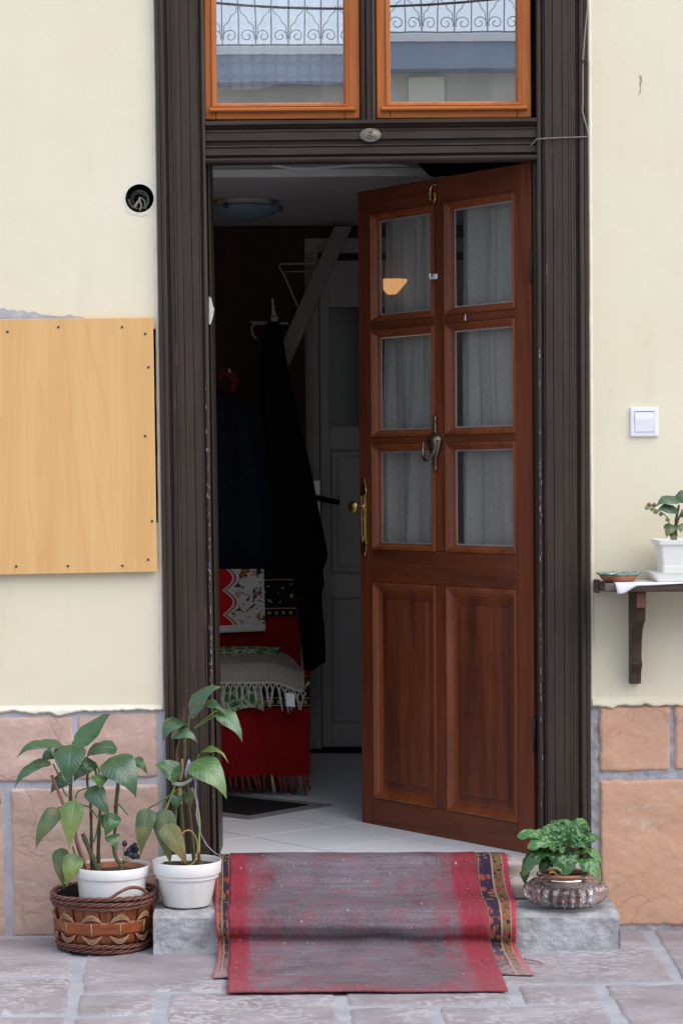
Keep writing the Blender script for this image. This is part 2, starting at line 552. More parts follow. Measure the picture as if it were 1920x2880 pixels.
M['petiole_lime'] = pm('petiole_lime', (0.26, 0.34, 0.08), rough=0.5)
M['stick'] = pm('red_brown_stick', (0.24, 0.11, 0.075), rough=0.7)
M['berry'] = pm('dark_berry', (0.020, 0.017, 0.040), rough=0.6)
M['ribbon'] = pm('lilac_ribbon', (0.42, 0.38, 0.55), rough=0.5, Alpha=0.8)
M['tie'] = pm('pale_tie', (0.40, 0.40, 0.33), rough=0.5)
M['twine'] = pm('twine', (0.40, 0.25, 0.09), rough=0.8)
M['thread'] = pm('red_thread', (0.35, 0.14, 0.13), rough=0.9)
M['iron'] = pm('wrought_iron', (0.20, 0.23, 0.24), rough=0.5)
M['far_white'] = pm('far_white', (0.80, 0.80, 0.80), rough=0.8)
M['far_soffit_shade'] = pm('far_soffit_shade', (0.31, 0.36, 0.44), rough=0.8)  # soffit shade and its sky tint, painted in as colour
M['far_wall'] = pm('far_wall', (0.60, 0.56, 0.46), (0.50, 0.47, 0.40), 1.5, rough=0.9)
M['far_pale'] = pm('far_pale', (0.72, 0.69, 0.55), rough=0.9)
M['chair_metal'] = pm('chair_metal', (0.5, 0.5, 0.5), rough=0.3, metal=1.0)
M['chair_wood'] = pm('chair_wood', (0.20, 0.155, 0.11), rough=0.6)


def glass_mat(name, refl=0.22, rough=0.0, tint=(0.9, 0.93, 0.92), dirt=0.06):
    t = NT(name)
    tr = t.n('ShaderNodeBsdfTransparent')
    tr.inputs[0].default_value = (*tint, 1)
    gl = t.n('ShaderNodeBsdfGlossy')
    gl.inputs['Roughness'].default_value = rough
    gl.inputs['Color'].default_value = (1, 1, 1, 1)
    bpn = t.n('ShaderNodeBump')
    t.link(t.noise(t.mapping(t.obj, (1, 1, 0.6)), 6, 2, 0.5), bpn.inputs['Height'])
    bpn.inputs['Strength'].default_value = 0.02
    bpn.inputs['Distance'].default_value = 0.004
    t.link(bpn.outputs[0], gl.inputs['Normal'])
    geo = t.n('ShaderNodeNewGeometry')
    dt = t.n('ShaderNodeVectorMath', operation='DOT_PRODUCT')
    t.link(geo.outputs['Normal'], dt.inputs[0])
    t.link(geo.outputs['Incoming'], dt.inputs[1])
    sch = t.math('POWER', t.math('SUBTRACT', 1.0, t.math('ABSOLUTE', dt.outputs['Value'])), 5.0)
    f = t.math('MINIMUM', t.math('ADD', t.math('MULTIPLY', sch, 0.9), refl + 0.06), 1.0)
    mx = t.n('ShaderNodeMixShader')
    t.link(f, mx.inputs[0])
    t.link(tr.outputs[0], mx.inputs[1])
    t.link(gl.outputs[0], mx.inputs[2])
    df = t.n('ShaderNodeBsdfDiffuse')
    df.inputs[0].default_value = (0.55, 0.55, 0.53, 1)
    d = t.ramp(t.noise(t.mapping(t.obj, (1, 1, 0.5)), 7, 6, 0.7), 0.45, 0.8, dirt * 0.4, dirt * 1.6)
    m2 = t.n('ShaderNodeMixShader')
    t.link(d, m2.inputs[0])
    t.link(mx.outputs[0], m2.inputs[1])
    t.link(df.outputs[0], m2.inputs[2])
    t.link(m2.outputs[0], t.out.inputs[0])
    return t.m


M['pane_t'] = glass_mat('transom_glass', 0.46, 0.006, dirt=0.09)
M['pane_d'] = glass_mat('door_glass', 0.02, 0.0, dirt=0.03)
t = NT('dark_glass')
M['glass_dark'] = t.fin((0.008, 0.008, 0.009), 0.15)
t = NT('cut_glass')
M['cut_glass'] = t.fin((0.93, 0.92, 0.94), 0.02, 0, 0.6, **{'Transmission Weight': 1.0, 'IOR': 1.5})


def curtain_mat(name, alpha, col=(0.72, 0.72, 0.74)):
    t = NT(name)
    df = t.n('ShaderNodeBsdfDiffuse')
    df.inputs[0].default_value = (*col, 1)
    tl = t.n('ShaderNodeBsdfTranslucent')
    tl.inputs[0].default_value = (*col, 1)
    a = t.n('ShaderNodeAddShader')
    mx = t.n('ShaderNodeMixShader')
    mx.inputs[0].default_value = 0.4
    t.link(df.outputs[0], mx.inputs[1])
    t.link(tl.outputs[0], mx.inputs[2])
    tr = t.n('ShaderNodeBsdfTransparent')
    m2 = t.n('ShaderNodeMixShader')
    weave = t.noise(t.mapping(t.obj, (1, 1, 1)), 260, 2)
    f = t.ramp(weave, 0.3, 0.7, alpha - 0.12, alpha + 0.12)
    t.link(f, m2.inputs[0])
    t.link(tr.outputs[0], m2.inputs[1])
    t.link(mx.outputs[0], m2.inputs[2])
    t.link(m2.outputs[0], t.out.inputs[0])
    return t.m


M['voile'] = curtain_mat('voile_curtain', 0.66, (0.88, 0.82, 0.77))


def lace_mat():
    t = NT('lace_curtain')
    vo = t.n('ShaderNodeTexVoronoi')
    t.link(t.mapping(t.obj, (30, 1, 26)), vo.inputs['Vector'])
    vo.inputs['Scale'].default_value = 1.0
    vo.inputs['Randomness'].default_value = 0.15
    f = t.ramp(vo.outputs['Distance'], 0.36, 0.44, 0.62, 0.36)
    df = t.n('ShaderNodeBsdfDiffuse')
    df.inputs[0].default_value = (0.60, 0.62, 0.68, 1)
    tr = t.n('ShaderNodeBsdfTransparent')
    m2 = t.n('ShaderNodeMixShader')
    t.link(f, m2.inputs[0])
    t.link(tr.outputs[0], m2.inputs[1])
    t.link(df.outputs[0], m2.inputs[2])
    t.link(m2.outputs[0], t.out.inputs[0])
    return t.m


M['lace'] = lace_mat()


def leaf_mat(name, c_base, c_tip, vein, tipmix=(0.5, 1.0), rough=0.26, blotch=None):
    t = NT(name)
    s = t.sep(t.uv)
    av = t.math('ABSOLUTE', t.math('SUBTRACT', s[1], 0.5))
    col = t.mix(t.ramp(s[0], tipmix[0], tipmix[1]), c_base, c_tip)
    nz = t.ramp(t.noise(t.obj, 22, 5, 0.6), 0.35, 0.7)
    col = t.mix(t.math('MULTIPLY', nz, 0.45), col, (c_base[0] * 0.6, c_base[1] * 0.65, c_base[2] * 0.7))
    if blotch:
        bz = t.ramp(t.noise(t.mapping(t.obj, (1, 1, 1), (2, 5, 1)), 14, 5, 0.65), 0.50, 0.62)
        col = t.mix(bz, col, blotch)
    eb = t.math('ADD', t.math('MULTIPLY', t.math('MAXIMUM', t.math('MULTIPLY', av, 2.0), s[0]), 0.55), t.math('MULTIPLY', t.noise(t.mapping(t.obj, (1, 1, 1), (4, 9, 3)), 26, 5, 0.7), 0.75))
    col = t.mix(t.ramp(eb, 0.90, 1.0, 0.0, 0.85), col, (0.21, 0.15, 0.045))
    lt = t.ramp(t.noise(t.mapping(t.obj, (1, 1, 1), (1, 2, 8)), 9, 3, 0.6), 0.45, 0.75, 0.0, 0.5)
    col = t.mix(lt, col, (c_base[0] * 1.9, c_base[1] * 1.5, c_base[2] * 1.2))
    ph = t.math('SINE', t.math('MULTIPLY', t.math('SUBTRACT', s[0], t.math('MULTIPLY', av, 0.55)), 62.0))
    vn = t.ramp(ph, 0.72, 1.0)
    mid = t.ramp(av, 0.0, 0.03, 1.0, 0.0)
    vv = t.math('MAXIMUM', t.math('MULTIPLY', vn, 0.5), mid)
    col = t.mix(t.math('MULTIPLY', vv, 0.6), col, vein)
    t.bump(t.math('ADD', t.math('MULTIPLY', vv, -1.0), t.math('MULTIPLY', nz, 0.3)), 0.35, 0.002)
    t.fin(col, rough, 0, 0.9)
    # thin leaf: let some light through
    tl = t.n('ShaderNodeBsdfTranslucent')
    t.link(col, tl.inputs[0])
    mx = t.n('ShaderNodeMixShader')
    mx.inputs[0].default_value = 0.18
    t.link(t.b.outputs[0], mx.inputs[1])
    t.link(tl.outputs[0], mx.inputs[2])
    t.link(mx.outputs[0], t.out.inputs[0])
    return t.m


LEAF = {
    'd': leaf_mat('leaf_dark', (0.030, 0.088, 0.036), (0.036, 0.105, 0.034), (0.10, 0.19, 0.09)),
    'm': leaf_mat('leaf_mid', (0.048, 0.140, 0.040), (0.075, 0.175, 0.040), (0.16, 0.27, 0.10)),
    'b': leaf_mat('leaf_bright', (0.062, 0.200, 0.030), (0.10, 0.24, 0.040), (0.22, 0.34, 0.10)),
    'l': leaf_mat('leaf_light', (0.085, 0.190, 0.055), (0.22, 0.31, 0.080), (0.26, 0.36, 0.14)),
    'y': leaf_mat('leaf_yellowing', (0.080, 0.165, 0.032), (0.29, 0.34, 0.075), (0.24, 0.32, 0.09), (0.15, 0.9), 0.4),
    'o': leaf_mat('leaf_olive', (0.050, 0.105, 0.030), (0.19, 0.18, 0.045), (0.15, 0.19, 0.06), (0.3, 1.0), 0.42, (0.17, 0.17, 0.045)),
    'w': leaf_mat('leaf_withering', (0.13, 0.15, 0.035), (0.24, 0.15, 0.045), (0.26, 0.24, 0.09), (0.2, 1.0), 0.5, (0.24, 0.19, 0.07)),
    'p': leaf_mat('primrose_leaf', (0.055, 0.185, 0.040), (0.085, 0.235, 0.050), (0.16, 0.34, 0.12), rough=0.28),
    'q': leaf_mat('primrose_leaf_dark', (0.030, 0.110, 0.024), (0.048, 0.15, 0.030), (0.10, 0.23, 0.07), rough=0.3),
    'g': leaf_mat('begonia_leaf', (0.058, 0.120, 0.060), (0.065, 0.140, 0.058), (0.13, 0.21, 0.10), rough=0.4),
}


# ================================================================== GROUND
GZ = -0.206
gm = MB()
gm.add([(-30, -45, GZ - 0.0035), (30, -45, GZ - 0.0035), (30, 0.05, GZ - 0.0035), (-30, 0.05, GZ - 0.0035)], [(0, 1, 2, 3)])
ground = struct('courtyard_paving', gm, M['ground'])


def slab(quad, parent, seed, mat, amp=0.003):
    a, b, c, d = [G(px, py, GZ) for px, py in quad]
    L = (b - a).length
    H = (d - a).length
    nx, ny = max(10, int(L / 0.009)), max(8, int(H / 0.009))

    def fn(u, v):
        p = lerp(lerp(a, b, u), lerp(d, c, u), v)
        e = min(u * L, (1 - u) * L, v * H, (1 - v) * H)
        q = Vector((p.x * 7 + seed * 3.1, p.y * 9, seed))
        jit = 0.006 * noise.noise(Vector((p.x * 22, p.y * 22, seed + 5)))
        k = sm(0.02, 0.0, e)
        p = p + Vector((jit * k, 0.006 * noise.noise(Vector((p.x * 24, p.y * 24, seed + 9))) * k, 0))
        h = amp * noise.fractal(q, 0.8, 2.1, 5) + 0.0015 * noise.noise(q * 6)
        p.z = GZ + max(-0.004, min(0.005, h)) - 0.006 * sm(0.007, 0.0, e)
        return p
    mb = MB().grid(fn, nx, ny)
    return obj('paving_stone', mb, mat, parent, smooth=True)


SLABS = [
    [(-220, 2640), (212, 2636), (204, 2742), (-220, 2748)],
    [(-220, 2757), (202, 2752), (190, 2850), (-220, 2856)],
    [(-220, 2864), (188, 2858), (172, 2950), (-220, 2958)],
    [(246, 2632), (966, 2624), (966, 2779), (228, 2791)],
    [(222, 2797), (444, 2794), (436, 2852), (214, 2857)],
    [(476, 2794), (945, 2786), (958, 2950), (458, 2950)],
    [(210, 2863), (430, 2859), (416, 2955), (190, 2960)],
    [(966, 2787), (1420, 2777), (1448, 2822), (975, 2827)],
    [(978, 2835), (1210, 2832), (1240, 2955), (992, 2958)],
    [(1232, 2832), (1704, 2827), (1762, 2950), (1262, 2955)],
    [(1452, 2772), (1672, 2771), (1698, 2820), (1476, 2823)],
    [(1698, 2771), (1926, 2767), (2030, 2950), (1812, 2955)],
    [(972, 2660), (1834, 2657), (1898, 2759), (974, 2779)],
    [(1480, 2616), (1806, 2611), (1830, 2651), (1480, 2654)],
    [(1832, 2612), (2140, 2608), (2160, 2757), (1922, 2760)],
]
for i, q in enumerate(SLABS):
    slab(q, ground, i * 1.7 + 0.3, M['paving'])

# ================================================================== HOUSE WALL
wall = thing('house_wall', 'cream plastered house wall with pink sandstone base around the brown doorway', 'wall')
TOP = 5.0


def edge_x(p0, p1, y):
    """vertical edge through two picture points on the plane y: returns x(z)"""
    a, b = P(*p0, y), P(*p1, y)
    return lambda z: a.x + (b.x - a.x) * (z - a.z) / (b.z - a.z)


LO = edge_x((434, 0), (466, 2100), -0.02)      # left casing, outer edge
LI = edge_x((572, 0), (606, 2300), -0.016)     # left casing, inner edge
RI = edge_x((1507, 0), (1516, 2300), -0.016)
RO = edge_x((1652, 0), (1661, 2100), -0.02)
zst_l = P(200, 2004, 0).z        # top of the stones, left and right
zst_r = P(1800, 1985, 0).z
hc = P(393, 558, 0)              # centre of the round hole
hr = 0.041
sq = 0.058
nz0, nz1 = P(435, 1470, 0).z, P(435, 925, 0).z
nx0 = P(424, 1200, 0).x
XL = -3.5
pl = MB()


def rect(mb, x0, x1, z0, z1, y=0.0):
    mb.add([(x0, y, z0), (x1, y, z0), (x1, y, z1), (x0, y, z1)], [(0, 1, 2, 3)])


xr = lambda z: LO(z) + 0.02
# left plaster, with a slot beside the board and a round hole
pl.add([(XL, 0, zst_l), (xr(zst_l), 0, zst_l), (xr(nz0), 0, nz0), (XL, 0, nz0)], [(0, 1, 2, 3)])
rect(pl, XL, nx0, nz0, nz1)
pl.add([(XL, 0, nz1), (xr(nz1), 0, nz1), (xr(hc.z - sq), 0, hc.z - sq), (XL, 0, hc.z - sq)], [(0, 1, 2, 3)])
rect(pl, XL, hc.x - sq, hc.z - sq, hc.z + sq)
pl.add([(hc.x + sq, 0, hc.z - sq), (xr(hc.z - sq), 0, hc.z - sq), (xr(hc.z + sq), 0, hc.z + sq), (hc.x + sq, 0, hc.z + sq)], [(0, 1, 2, 3)])
pl.add([(XL, 0, hc.z + sq), (xr(hc.z + sq), 0, hc.z + sq), (xr(TOP), 0, TOP), (XL, 0, TOP)], [(0, 1, 2, 3)])
NH = 40
inner, outer = [], []
for k in range(NH):
    a = 2 * math.pi * k / NH
    rr = hr * (1 + 0.05 * noise.noise(Vector((math.cos(a) * 2, math.sin(a) * 2, 3))))
    inner.append((hc.x + rr * math.cos(a), 0, hc.z + rr * math.sin(a)))
    m = max(abs(math.cos(a)), abs(math.sin(a)))
    outer.append((hc.x + sq * math.cos(a) / m, 0, hc.z + sq * math.sin(a) / m))
deep = [(x, 0.05, z) for x, y, z in inner]
pl.add(inner + outer, [(k, (k + 1) % NH, NH + (k + 1) % NH, NH + k) for k in range(NH)])
# right plaster
zr = P(1700, 1968, 0).z
pl.add([(RO(zr) - 0.02, 0, zr), (3.5, 0, zr), (3.5, 0, TOP), (RO(TOP) - 0.02, 0, TOP)], [(0, 1, 2, 3)])
# above the door frame
rect(pl, LO(2.9) + 0.02, RO(2.9) - 0.02, 2.9, TOP)
obj('plaster', pl, M['plaster'], wall, recalc=False)
hm = MB().add(inner + deep, [(k, (k + 1) % NH, NH + (k + 1) % NH, NH + k) for k in range(NH)] + [tuple(range(NH, 2 * NH))])
obj('cable_hole', hm, M['black'], wall)
# ragged grey rim round the hole, under it
gp = MB()
rim, rim2 = [], []
for k in range(NH):
    a = 2 * math.pi * k / NH
    w = 0.004 + 0.012 * sm(-0.2, -1.0, math.sin(a)) * (0.5 + noise.noise(Vector((k * 0.5, 1, 2)))) + 0.004 * noise.noise(Vector((k * 0.9, 4, 2)))
    w += 0.012 * sm(0.5, 1.0, math.cos(a - 1.1))
    rim.append((hc.x + hr * 0.985 * math.cos(a), -0.002, hc.z + hr * 0.985 * math.sin(a)))
    rim2.append((hc.x + (hr + abs(w)) * math.cos(a), -0.0012, hc.z + (hr + abs(w)) * math.sin(a)))
gp.add(rim + rim2, [(k, (k + 1) % NH, NH + (k + 1) % NH, NH + k) for k in range(NH)])
obj('hole_rim', gp, M['white_plaster'], wall)
# dark slot behind the board
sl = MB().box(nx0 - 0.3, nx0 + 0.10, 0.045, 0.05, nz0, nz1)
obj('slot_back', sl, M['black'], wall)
# bare grey mortar patch above the board
pts = [(-120, 866), (-60, 862), (0, 868), (12, 866), (25, 874), (40, 870), (52, 876), (66, 872), (80, 880), (95, 876), (115, 884), (150, 888), (180, 890),
       (196, 884), (205, 888), (236, 892), (236, 899), (0, 905), (-120, 905)]
mb = MB()
vs_ = [P(x, y, -0.002) for x, y in pts]
mb.add(vs_, [tuple(range(len(vs_)))])
obj('mortar_patch', mb, M['grey_patch'], wall)
# hairline scars in the plaster on the right
for sc in ([(1796, 212), (1800, 222), (1797, 236), (1801, 248), (1796, 266)], [(1801, 212), (1803, 228), (1799, 240)], [(1655, 380), (1660, 400), (1656, 412)],
           [(1657, 128), (1655, 140), (1659, 150)]):
    mb = MB()
    mb.tube([P(x, y, -0.0002) for x, y in sc], [0.0009] * len(sc), 5)
    obj('plaster_scar', mb, M['cable_grey'], wall)


def band(mb, pts_top, pts_bot, y0, y1, n=40, ragged=0.004, seed=0):
    """a ragged strip standing slightly proud"""
    a, b = pts_top
    c, d = pts_bot

    def fn(u, v):
        p = lerp(lerp(a, b, u), lerp(c, d, u), v)
        r = (noise.noise(Vector((u * n * 0.30, 0.5, seed))) + 0.5 * noise.noise(Vector((u * n * 0.9, 1.5, seed)))) * ragged
        if v > 0.6:
            p = p + Vector((0, 0, r * 1.3))
        yy = lerp(-0.0006, -0.012, sm(0, 0.7, v)) if v < 0.95 else 0.0
        yy -= 0.001 * noise.noise(Vector((p.x * 40, p.z * 40, seed)))
        return Vector((p.x, yy, p.z))
    mb.grid(fn, n * 3, 8)


mb = MB()
band(mb, (P(-900, 1990, 0), P(455, 1980, 0)), (P(-900, 2022, 0), P(455, 2004, 0)), -0.004, 0, 90, 0.008, 1)
obj('plaster_band', mb, M['white_plaster'], wall, smooth=True)
mb = MB()
band(mb, (P(1664, 1958, 0), P(2700, 1952, 0)), (P(1664, 1988, 0), P(2700, 1976, 0)), -0.004, 0, 70, 0.008, 5)
obj('plaster_band', mb, M['plaster'], wall, smooth=True)
# white filler beads along the casing
for (p0, p1, wpx, nm) in (((431, 0), (457, 1975), 0.012, 0), ((1655, 0), (1664, 1975), 0.013, 1)):
    e = edge_x(p0, p1, -0.003)
    mb = MB()

    def fn(u, v, e=e, wpx=wpx, nm=nm):
        z = lerp(P(450, 1995, 0).z, 2.9, v)
        x = e(z) + (u - 0.5) * wpx + 0.0015 * noise.noise(Vector((z * 14, u * 3, nm)))
        y = -0.006 * math.sin(u * math.pi) ** 0.5 - 0.002 * noise.noise(Vector((z * 30, u, nm + 3)))
        return Vector((x, y - 0.0005, z))
    mb.grid(fn, 4, 120)
    obj('filler_bead', mb, M['white_plaster'], wall, smooth=True)

# mortar bed behind the stones
mb = MB().box(XL, LO(0) + 0.03, -0.0005, 0.03, -0.4, zst_l + 0.01)
obj('mortar_bed', mb, M['mortar_light'], wall)
mb = MB()


def mfn(u, v):
    x = lerp(RO(0) - 0.012, 3.5, u ** 2.2)
    z = lerp(-0.4, zst_r + 0.015, v)
    return Vector((x, 0.0035 + 0.0028 * noise.noise(Vector((x * 45, z * 45, 2))) + 0.0012 * noise.noise(Vector((x * 120, z * 120, 4))), z))


mb.grid(mfn, 220, 160)
obj('mortar_bed', mb, M['mortar'], wall, smooth=True)


def wall_stone(quad, mat, seed, amp=0.006, label=None):
    a, b, c, d = [P(px, py, -0.004) for px, py in quad]
    L, H = (b - a).length, (d - a).length
    nx, nz = max(8, int(L / 0.0048)), max(8, int(H / 0.0048))

    def fn(u, v):
        p = lerp(lerp(a, b, u), lerp(d, c, u), v)
        e = min(u * L, (1 - u) * L, v * H, (1 - v) * H)
        q = Vector((p.x * 6.5 + seed * 4, seed * 2, p.z * 8.5))
        k = sm(0.02, 0.0, e)
        p = p + Vector((0.004 * noise.noise(Vector((p.x * 30, p.z * 30, seed))) * k, 0, 0.004 * noise.noise(Vector((p.x * 30, p.z * 30, seed + 7))) * k))
        h = amp * (0.8 * noise.fractal(q * 0.8, 0.9, 2.0, 4) + 1.1 * max(0.0, noise.ridged_multi_fractal(q * 0.55 + Vector((0, 0, 0.25 * p.x)), 1.0, 2.0, 3, 1.0, 2.0) - 1.25))
        p.y = -0.005 - max(-0.0025, min(0.010, h)) + 0.008 * sm(0.006 + 0.004 * noise.noise(Vector((p.x * 60, p.z * 60, seed))), 0.0, e)
        return p
    mb = MB().grid(fn, nx, nz)
    return obj('stone', mb, mat, wall, smooth=True)


for i, q in enumerate([
        [(-420, 2022), (206, 2012), (206, 2198), (-420, 2206)],
        [(219, 2012), (440, 2000), (444, 2188), (219, 2196)],
        [(30, 2218), (446, 2206), (448, 2628), (38, 2634)],
        [(-420, 2226), (8, 2219), (16, 2636), (-420, 2642)],
        [(-1000, 2030), (-440, 2022), (-440, 2206), (-1000, 2210)],
        [(-1000, 2236), (-440, 2232), (-440, 2642), (-1000, 2650)]]):
    wall_stone(q, M['sand_l'], i + 1)
for i, q in enumerate([
        [(1684, 1988), (1884, 1984), (1884, 2168), (1684, 2170)],
        [(1897, 1984), (2240, 1980), (2240, 2164), (1897, 2168)],
        [(1685, 2196), (2080, 2192), (2080, 2600), (1688, 2606)],
        [(2096, 2192), (2500, 2188), (2500, 2598), (2096, 2600)]]):
    wall_stone(q, M['sand_r'], i + 11)

# ================================================================== ROOM BEHIND THE DOOR
RX0, RX1, RY1, RZ = -1.35, 1.25, 2.62, 3.3
CZ, CY = 2.105, 1.12
struct('interior_floor', MB().box(RX0, RX1, 0.10, RY1, -0.06, -0.004).box(LI(0) - 0.01, RI(0) + 0.01, 0.012, 0.099, -0.06, -0.004), M['grout'])
floor_o = bpy.data.objects['interior_floor']


def clip(poly, ax, lim, keep_less):
    out = []
    for i in range(len(poly)):
        a, b = poly[i], poly[(i + 1) % len(poly)]
        ia = (a[ax] <= lim) if keep_less else (a[ax] >= lim)
        ib = (b[ax] <= lim) if keep_less else (b[ax] >= lim)
        if ia:
            out.append(a)
        if ia != ib:
            t_ = (lim - a[ax]) / (b[ax] - a[ax])
            out.append((a[0] + t_ * (b[0] - a[0]), a[1] + t_ * (b[1] - a[1])))
    return out


TS, ang = 0.33, R(40)
ca, sa = math.cos(ang), math.sin(ang)
for i in range(-8, 9):
    for j in range(-8, 9):
        cx, cy = -0.05 + (i * ca - j * sa) * TS, 0.42 + (i * sa + j * ca) * TS
        h = TS / 2 - 0.003
        poly = [(cx + (u * ca - v * sa) * h, cy + (u * sa + v * ca) * h) for u, v in ((-1, -1), (1, -1), (1, 1), (-1, 1))]
        for ax, lim, kl in ((0, RX0, False), (0, RX1, True), (1, 0.02, False), (1, RY1, True)):
            if poly:
                poly = clip(poly, ax, lim, kl)
        if len(poly) > 2 and not (max(p[1] for p in poly) < 0.1):
            if min(p[1] for p in poly) < 0.1:
                poly = clip(clip(poly, 0, LI(0), False), 0, RI(0), True) if -0.9 < cx < 0.9 else clip(poly, 1, 0.1, False)
            if len(poly) < 3:
                continue
            obj('floor_tile', MB().prism(poly, 'z', -0.02, 0.0), M['tile'], floor_o)
XD0 = P(862, 1500, RY1).x
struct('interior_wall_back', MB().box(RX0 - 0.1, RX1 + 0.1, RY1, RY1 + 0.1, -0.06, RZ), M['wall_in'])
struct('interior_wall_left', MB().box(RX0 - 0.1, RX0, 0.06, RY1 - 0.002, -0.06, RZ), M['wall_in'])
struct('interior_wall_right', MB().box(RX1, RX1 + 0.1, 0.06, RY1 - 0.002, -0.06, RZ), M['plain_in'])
fw = MB()
fw.box(RX0, LO(1) + 0.055, 0.10, 0.28, -0.06, RZ)
fw.box(RO(1) - 0.055, RX1, 0.10, 0.28, -0.06, RZ)
fw.box(LO(1) + 0.057, RO(1) - 0.057, 0.10, 0.28, 2.9, RZ)
struct('interior_wall_front', fw, M['plain_in'])
struct('interior_roof', MB().box(RX0 - 0.1, RX1 + 0.1, 0.06, RY1 + 0.1, RZ + 0.002, RZ + 0.1), M['wall_in'])
# low ceiling of a loft
cl = struct('interior_ceiling', MB().box(RX0 + 0.002, RX1 - 0.002, CY, RY1 - 0.002, CZ, CZ + 0.07), M['ceil_in'])
obj('edge_trim', MB().box(RX0 + 0.004, RX1 - 0.004, CY - 0.012, CY - 0.001, CZ - 0.004, CZ + 0.023), M['trim_white'], cl, bevel=0.003)
obj('edge_board', MB().box(RX0 + 0.004, RX1 - 0.004, CY - 0.006, CY - 0.001, CZ + 0.024, CZ + 0.12), M['plain_in'], cl)
# dark picture-rail strip at the top of the back wall
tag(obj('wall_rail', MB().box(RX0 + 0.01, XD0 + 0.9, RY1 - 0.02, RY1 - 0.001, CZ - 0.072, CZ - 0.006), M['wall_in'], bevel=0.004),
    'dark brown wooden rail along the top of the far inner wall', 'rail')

# cable under the loft edge
pts = [(750, 455), (775, 465), (810, 472), (870, 474), (940, 469), (1010, 464), (1080, 464), (1150, 467)]
tag(obj('ceiling_cable', MB().tube([P(x, y, CY - 0.05) for x, y in pts], 0.0046, 8), M['trim_white'], smooth=True),
    'thin white cable sagging under the door lintel inside the room', 'cable')
# dark valance at the head of the inner doorway
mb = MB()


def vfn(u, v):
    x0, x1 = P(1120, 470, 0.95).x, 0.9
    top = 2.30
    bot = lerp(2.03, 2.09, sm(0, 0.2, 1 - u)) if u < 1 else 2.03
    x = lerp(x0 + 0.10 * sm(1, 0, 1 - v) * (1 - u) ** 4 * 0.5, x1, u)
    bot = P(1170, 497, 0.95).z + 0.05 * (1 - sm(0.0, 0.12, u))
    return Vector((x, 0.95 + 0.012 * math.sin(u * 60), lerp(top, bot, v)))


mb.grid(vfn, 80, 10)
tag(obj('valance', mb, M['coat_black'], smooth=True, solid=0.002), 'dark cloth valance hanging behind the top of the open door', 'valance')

# ceiling lamp
lc = Vector((P(688, 560, 1.78).x, 1.78, CZ))
lamp = thing('ceiling_lamp', 'round frosted glass ceiling lamp just inside the doorway', 'lamp', lc)
lr = 0.128
obj('base', MB().lathe(lc, [(lr * 0.78, 0.0), (lr * 0.80, -0.012), (lr * 0.78, -0.022)], 40), M['trim_white'], lamp, smooth=True)
obj('dome', MB().lathe(lc, [(lr, -0.026), (lr * 1.0, -0.032), (lr * 0.92, -0.042), (lr * 0.76, -0.056), (lr * 0.5, -0.068), (lr * 0.2, -0.074), (0.001, -0.075)], 48),
    M['lamp_glass'], lamp, smooth=True)
for a in (0.0, 2.1, 4.2):
    c = lc + Vector((math.cos(a) * lr, math.sin(a) * lr, -0.03))
    obj('clip', MB().lathe(c, [(0.003, 0.012), (0.009, 0.008), (0.011, 0.0), (0.009, -0.008), (0.003, -0.012)], 12), M['screw'], lamp, smooth=True)

# inner door on the far wall
idr = thing('inner_door', 'grey painted panelled inner door with dark glass on the far wall', 'door', (XD0, RY1, 0))
YD = RY1 - 0.004
zd = lambda py: P(960, py, YD).z
xd = lambda px: P(px, 1500, YD).x
dx1 = XD0 + 0.82
dtop = P(960, 735, YD).z
px0, px1 = xd(930), xd(930) + 0.36
# door leaf, built from stiles and rails with recessed panels
lz = [(zd(2098), zd(2030)), (zd(1680), zd(1612)), (zd(1265), zd(1200)), (zd(865), dtop)]
for (x0, x1) in ((xd(903), px0), (px1, dx1)):
    obj('stile', MB().box(x0, x1, YD - 0.030, YD, zd(2098), dtop), M['door_grey'], idr, bevel=0.002)
for (z0, z1) in lz:
    obj('rail', MB().box(px0 + 0.0005, px1 - 0.0005, YD - 0.030, YD, z0, z1), M['door_grey'], idr, bevel=0.002)
for (z0, z1) in ((lz[0][1], lz[1][0]), (lz[1][1], lz[2][0])):
    obj('panel', MB().ring(px0 + 0.001, px1 - 0.001, z0 + 0.001, z1 - 0.001, [(0, YD - 0.029), (0.008, YD - 0.018), (0.02, YD - 0.018), (0.034, YD - 0.024)], fill=True), M['door_grey'], idr)
obj('pane', MB().box(px0 + 0.001, px1 - 0.001, YD - 0.016, YD - 0.012, lz[2][1], lz[3][0]), M['glass_dark'], idr)
obj('architrave', MB().prism([(xd(862), YD), (xd(862), YD - 0.03), (xd(872), YD - 0.045), (xd(884), YD - 0.03), (xd(900), YD - 0.038), (xd(902), YD)], 'z', 0.0, dtop + 0.03), M['door_grey'], idr, bevel=0.002)
obj('head', MB().box(xd(862), dx1 + 0.06, YD - 0.035, YD, dtop + 0.032, dtop + 0.09), M['door_grey'], idr, bevel=0.003)
obj('threshold_strip', MB().box(xd(862), dx1 + 0.06, YD - 0.06, YD - 0.031, 0.001, zd(2102)), M['black'], idr)
hx = xd(889)
hxp = hx + 0.004
hp = obj('handle_plate', MB().box(hxp - 0.014, hxp + 0.014, YD - 0.052, YD - 0.046, zd(1470), zd(1350)), M['steel'], idr, bevel=0.002)
obj('lever', MB().tube([(hxp, YD - 0.044, zd(1398)), (hxp, YD - 0.085, zd(1398)), (hxp + 0.02, YD - 0.092, zd(1402)), (hxp + 0.09, YD - 0.092, zd(1413))], [0.010, 0.010, 0.012, 0.010], 10), M['black'], idr, smooth=True)

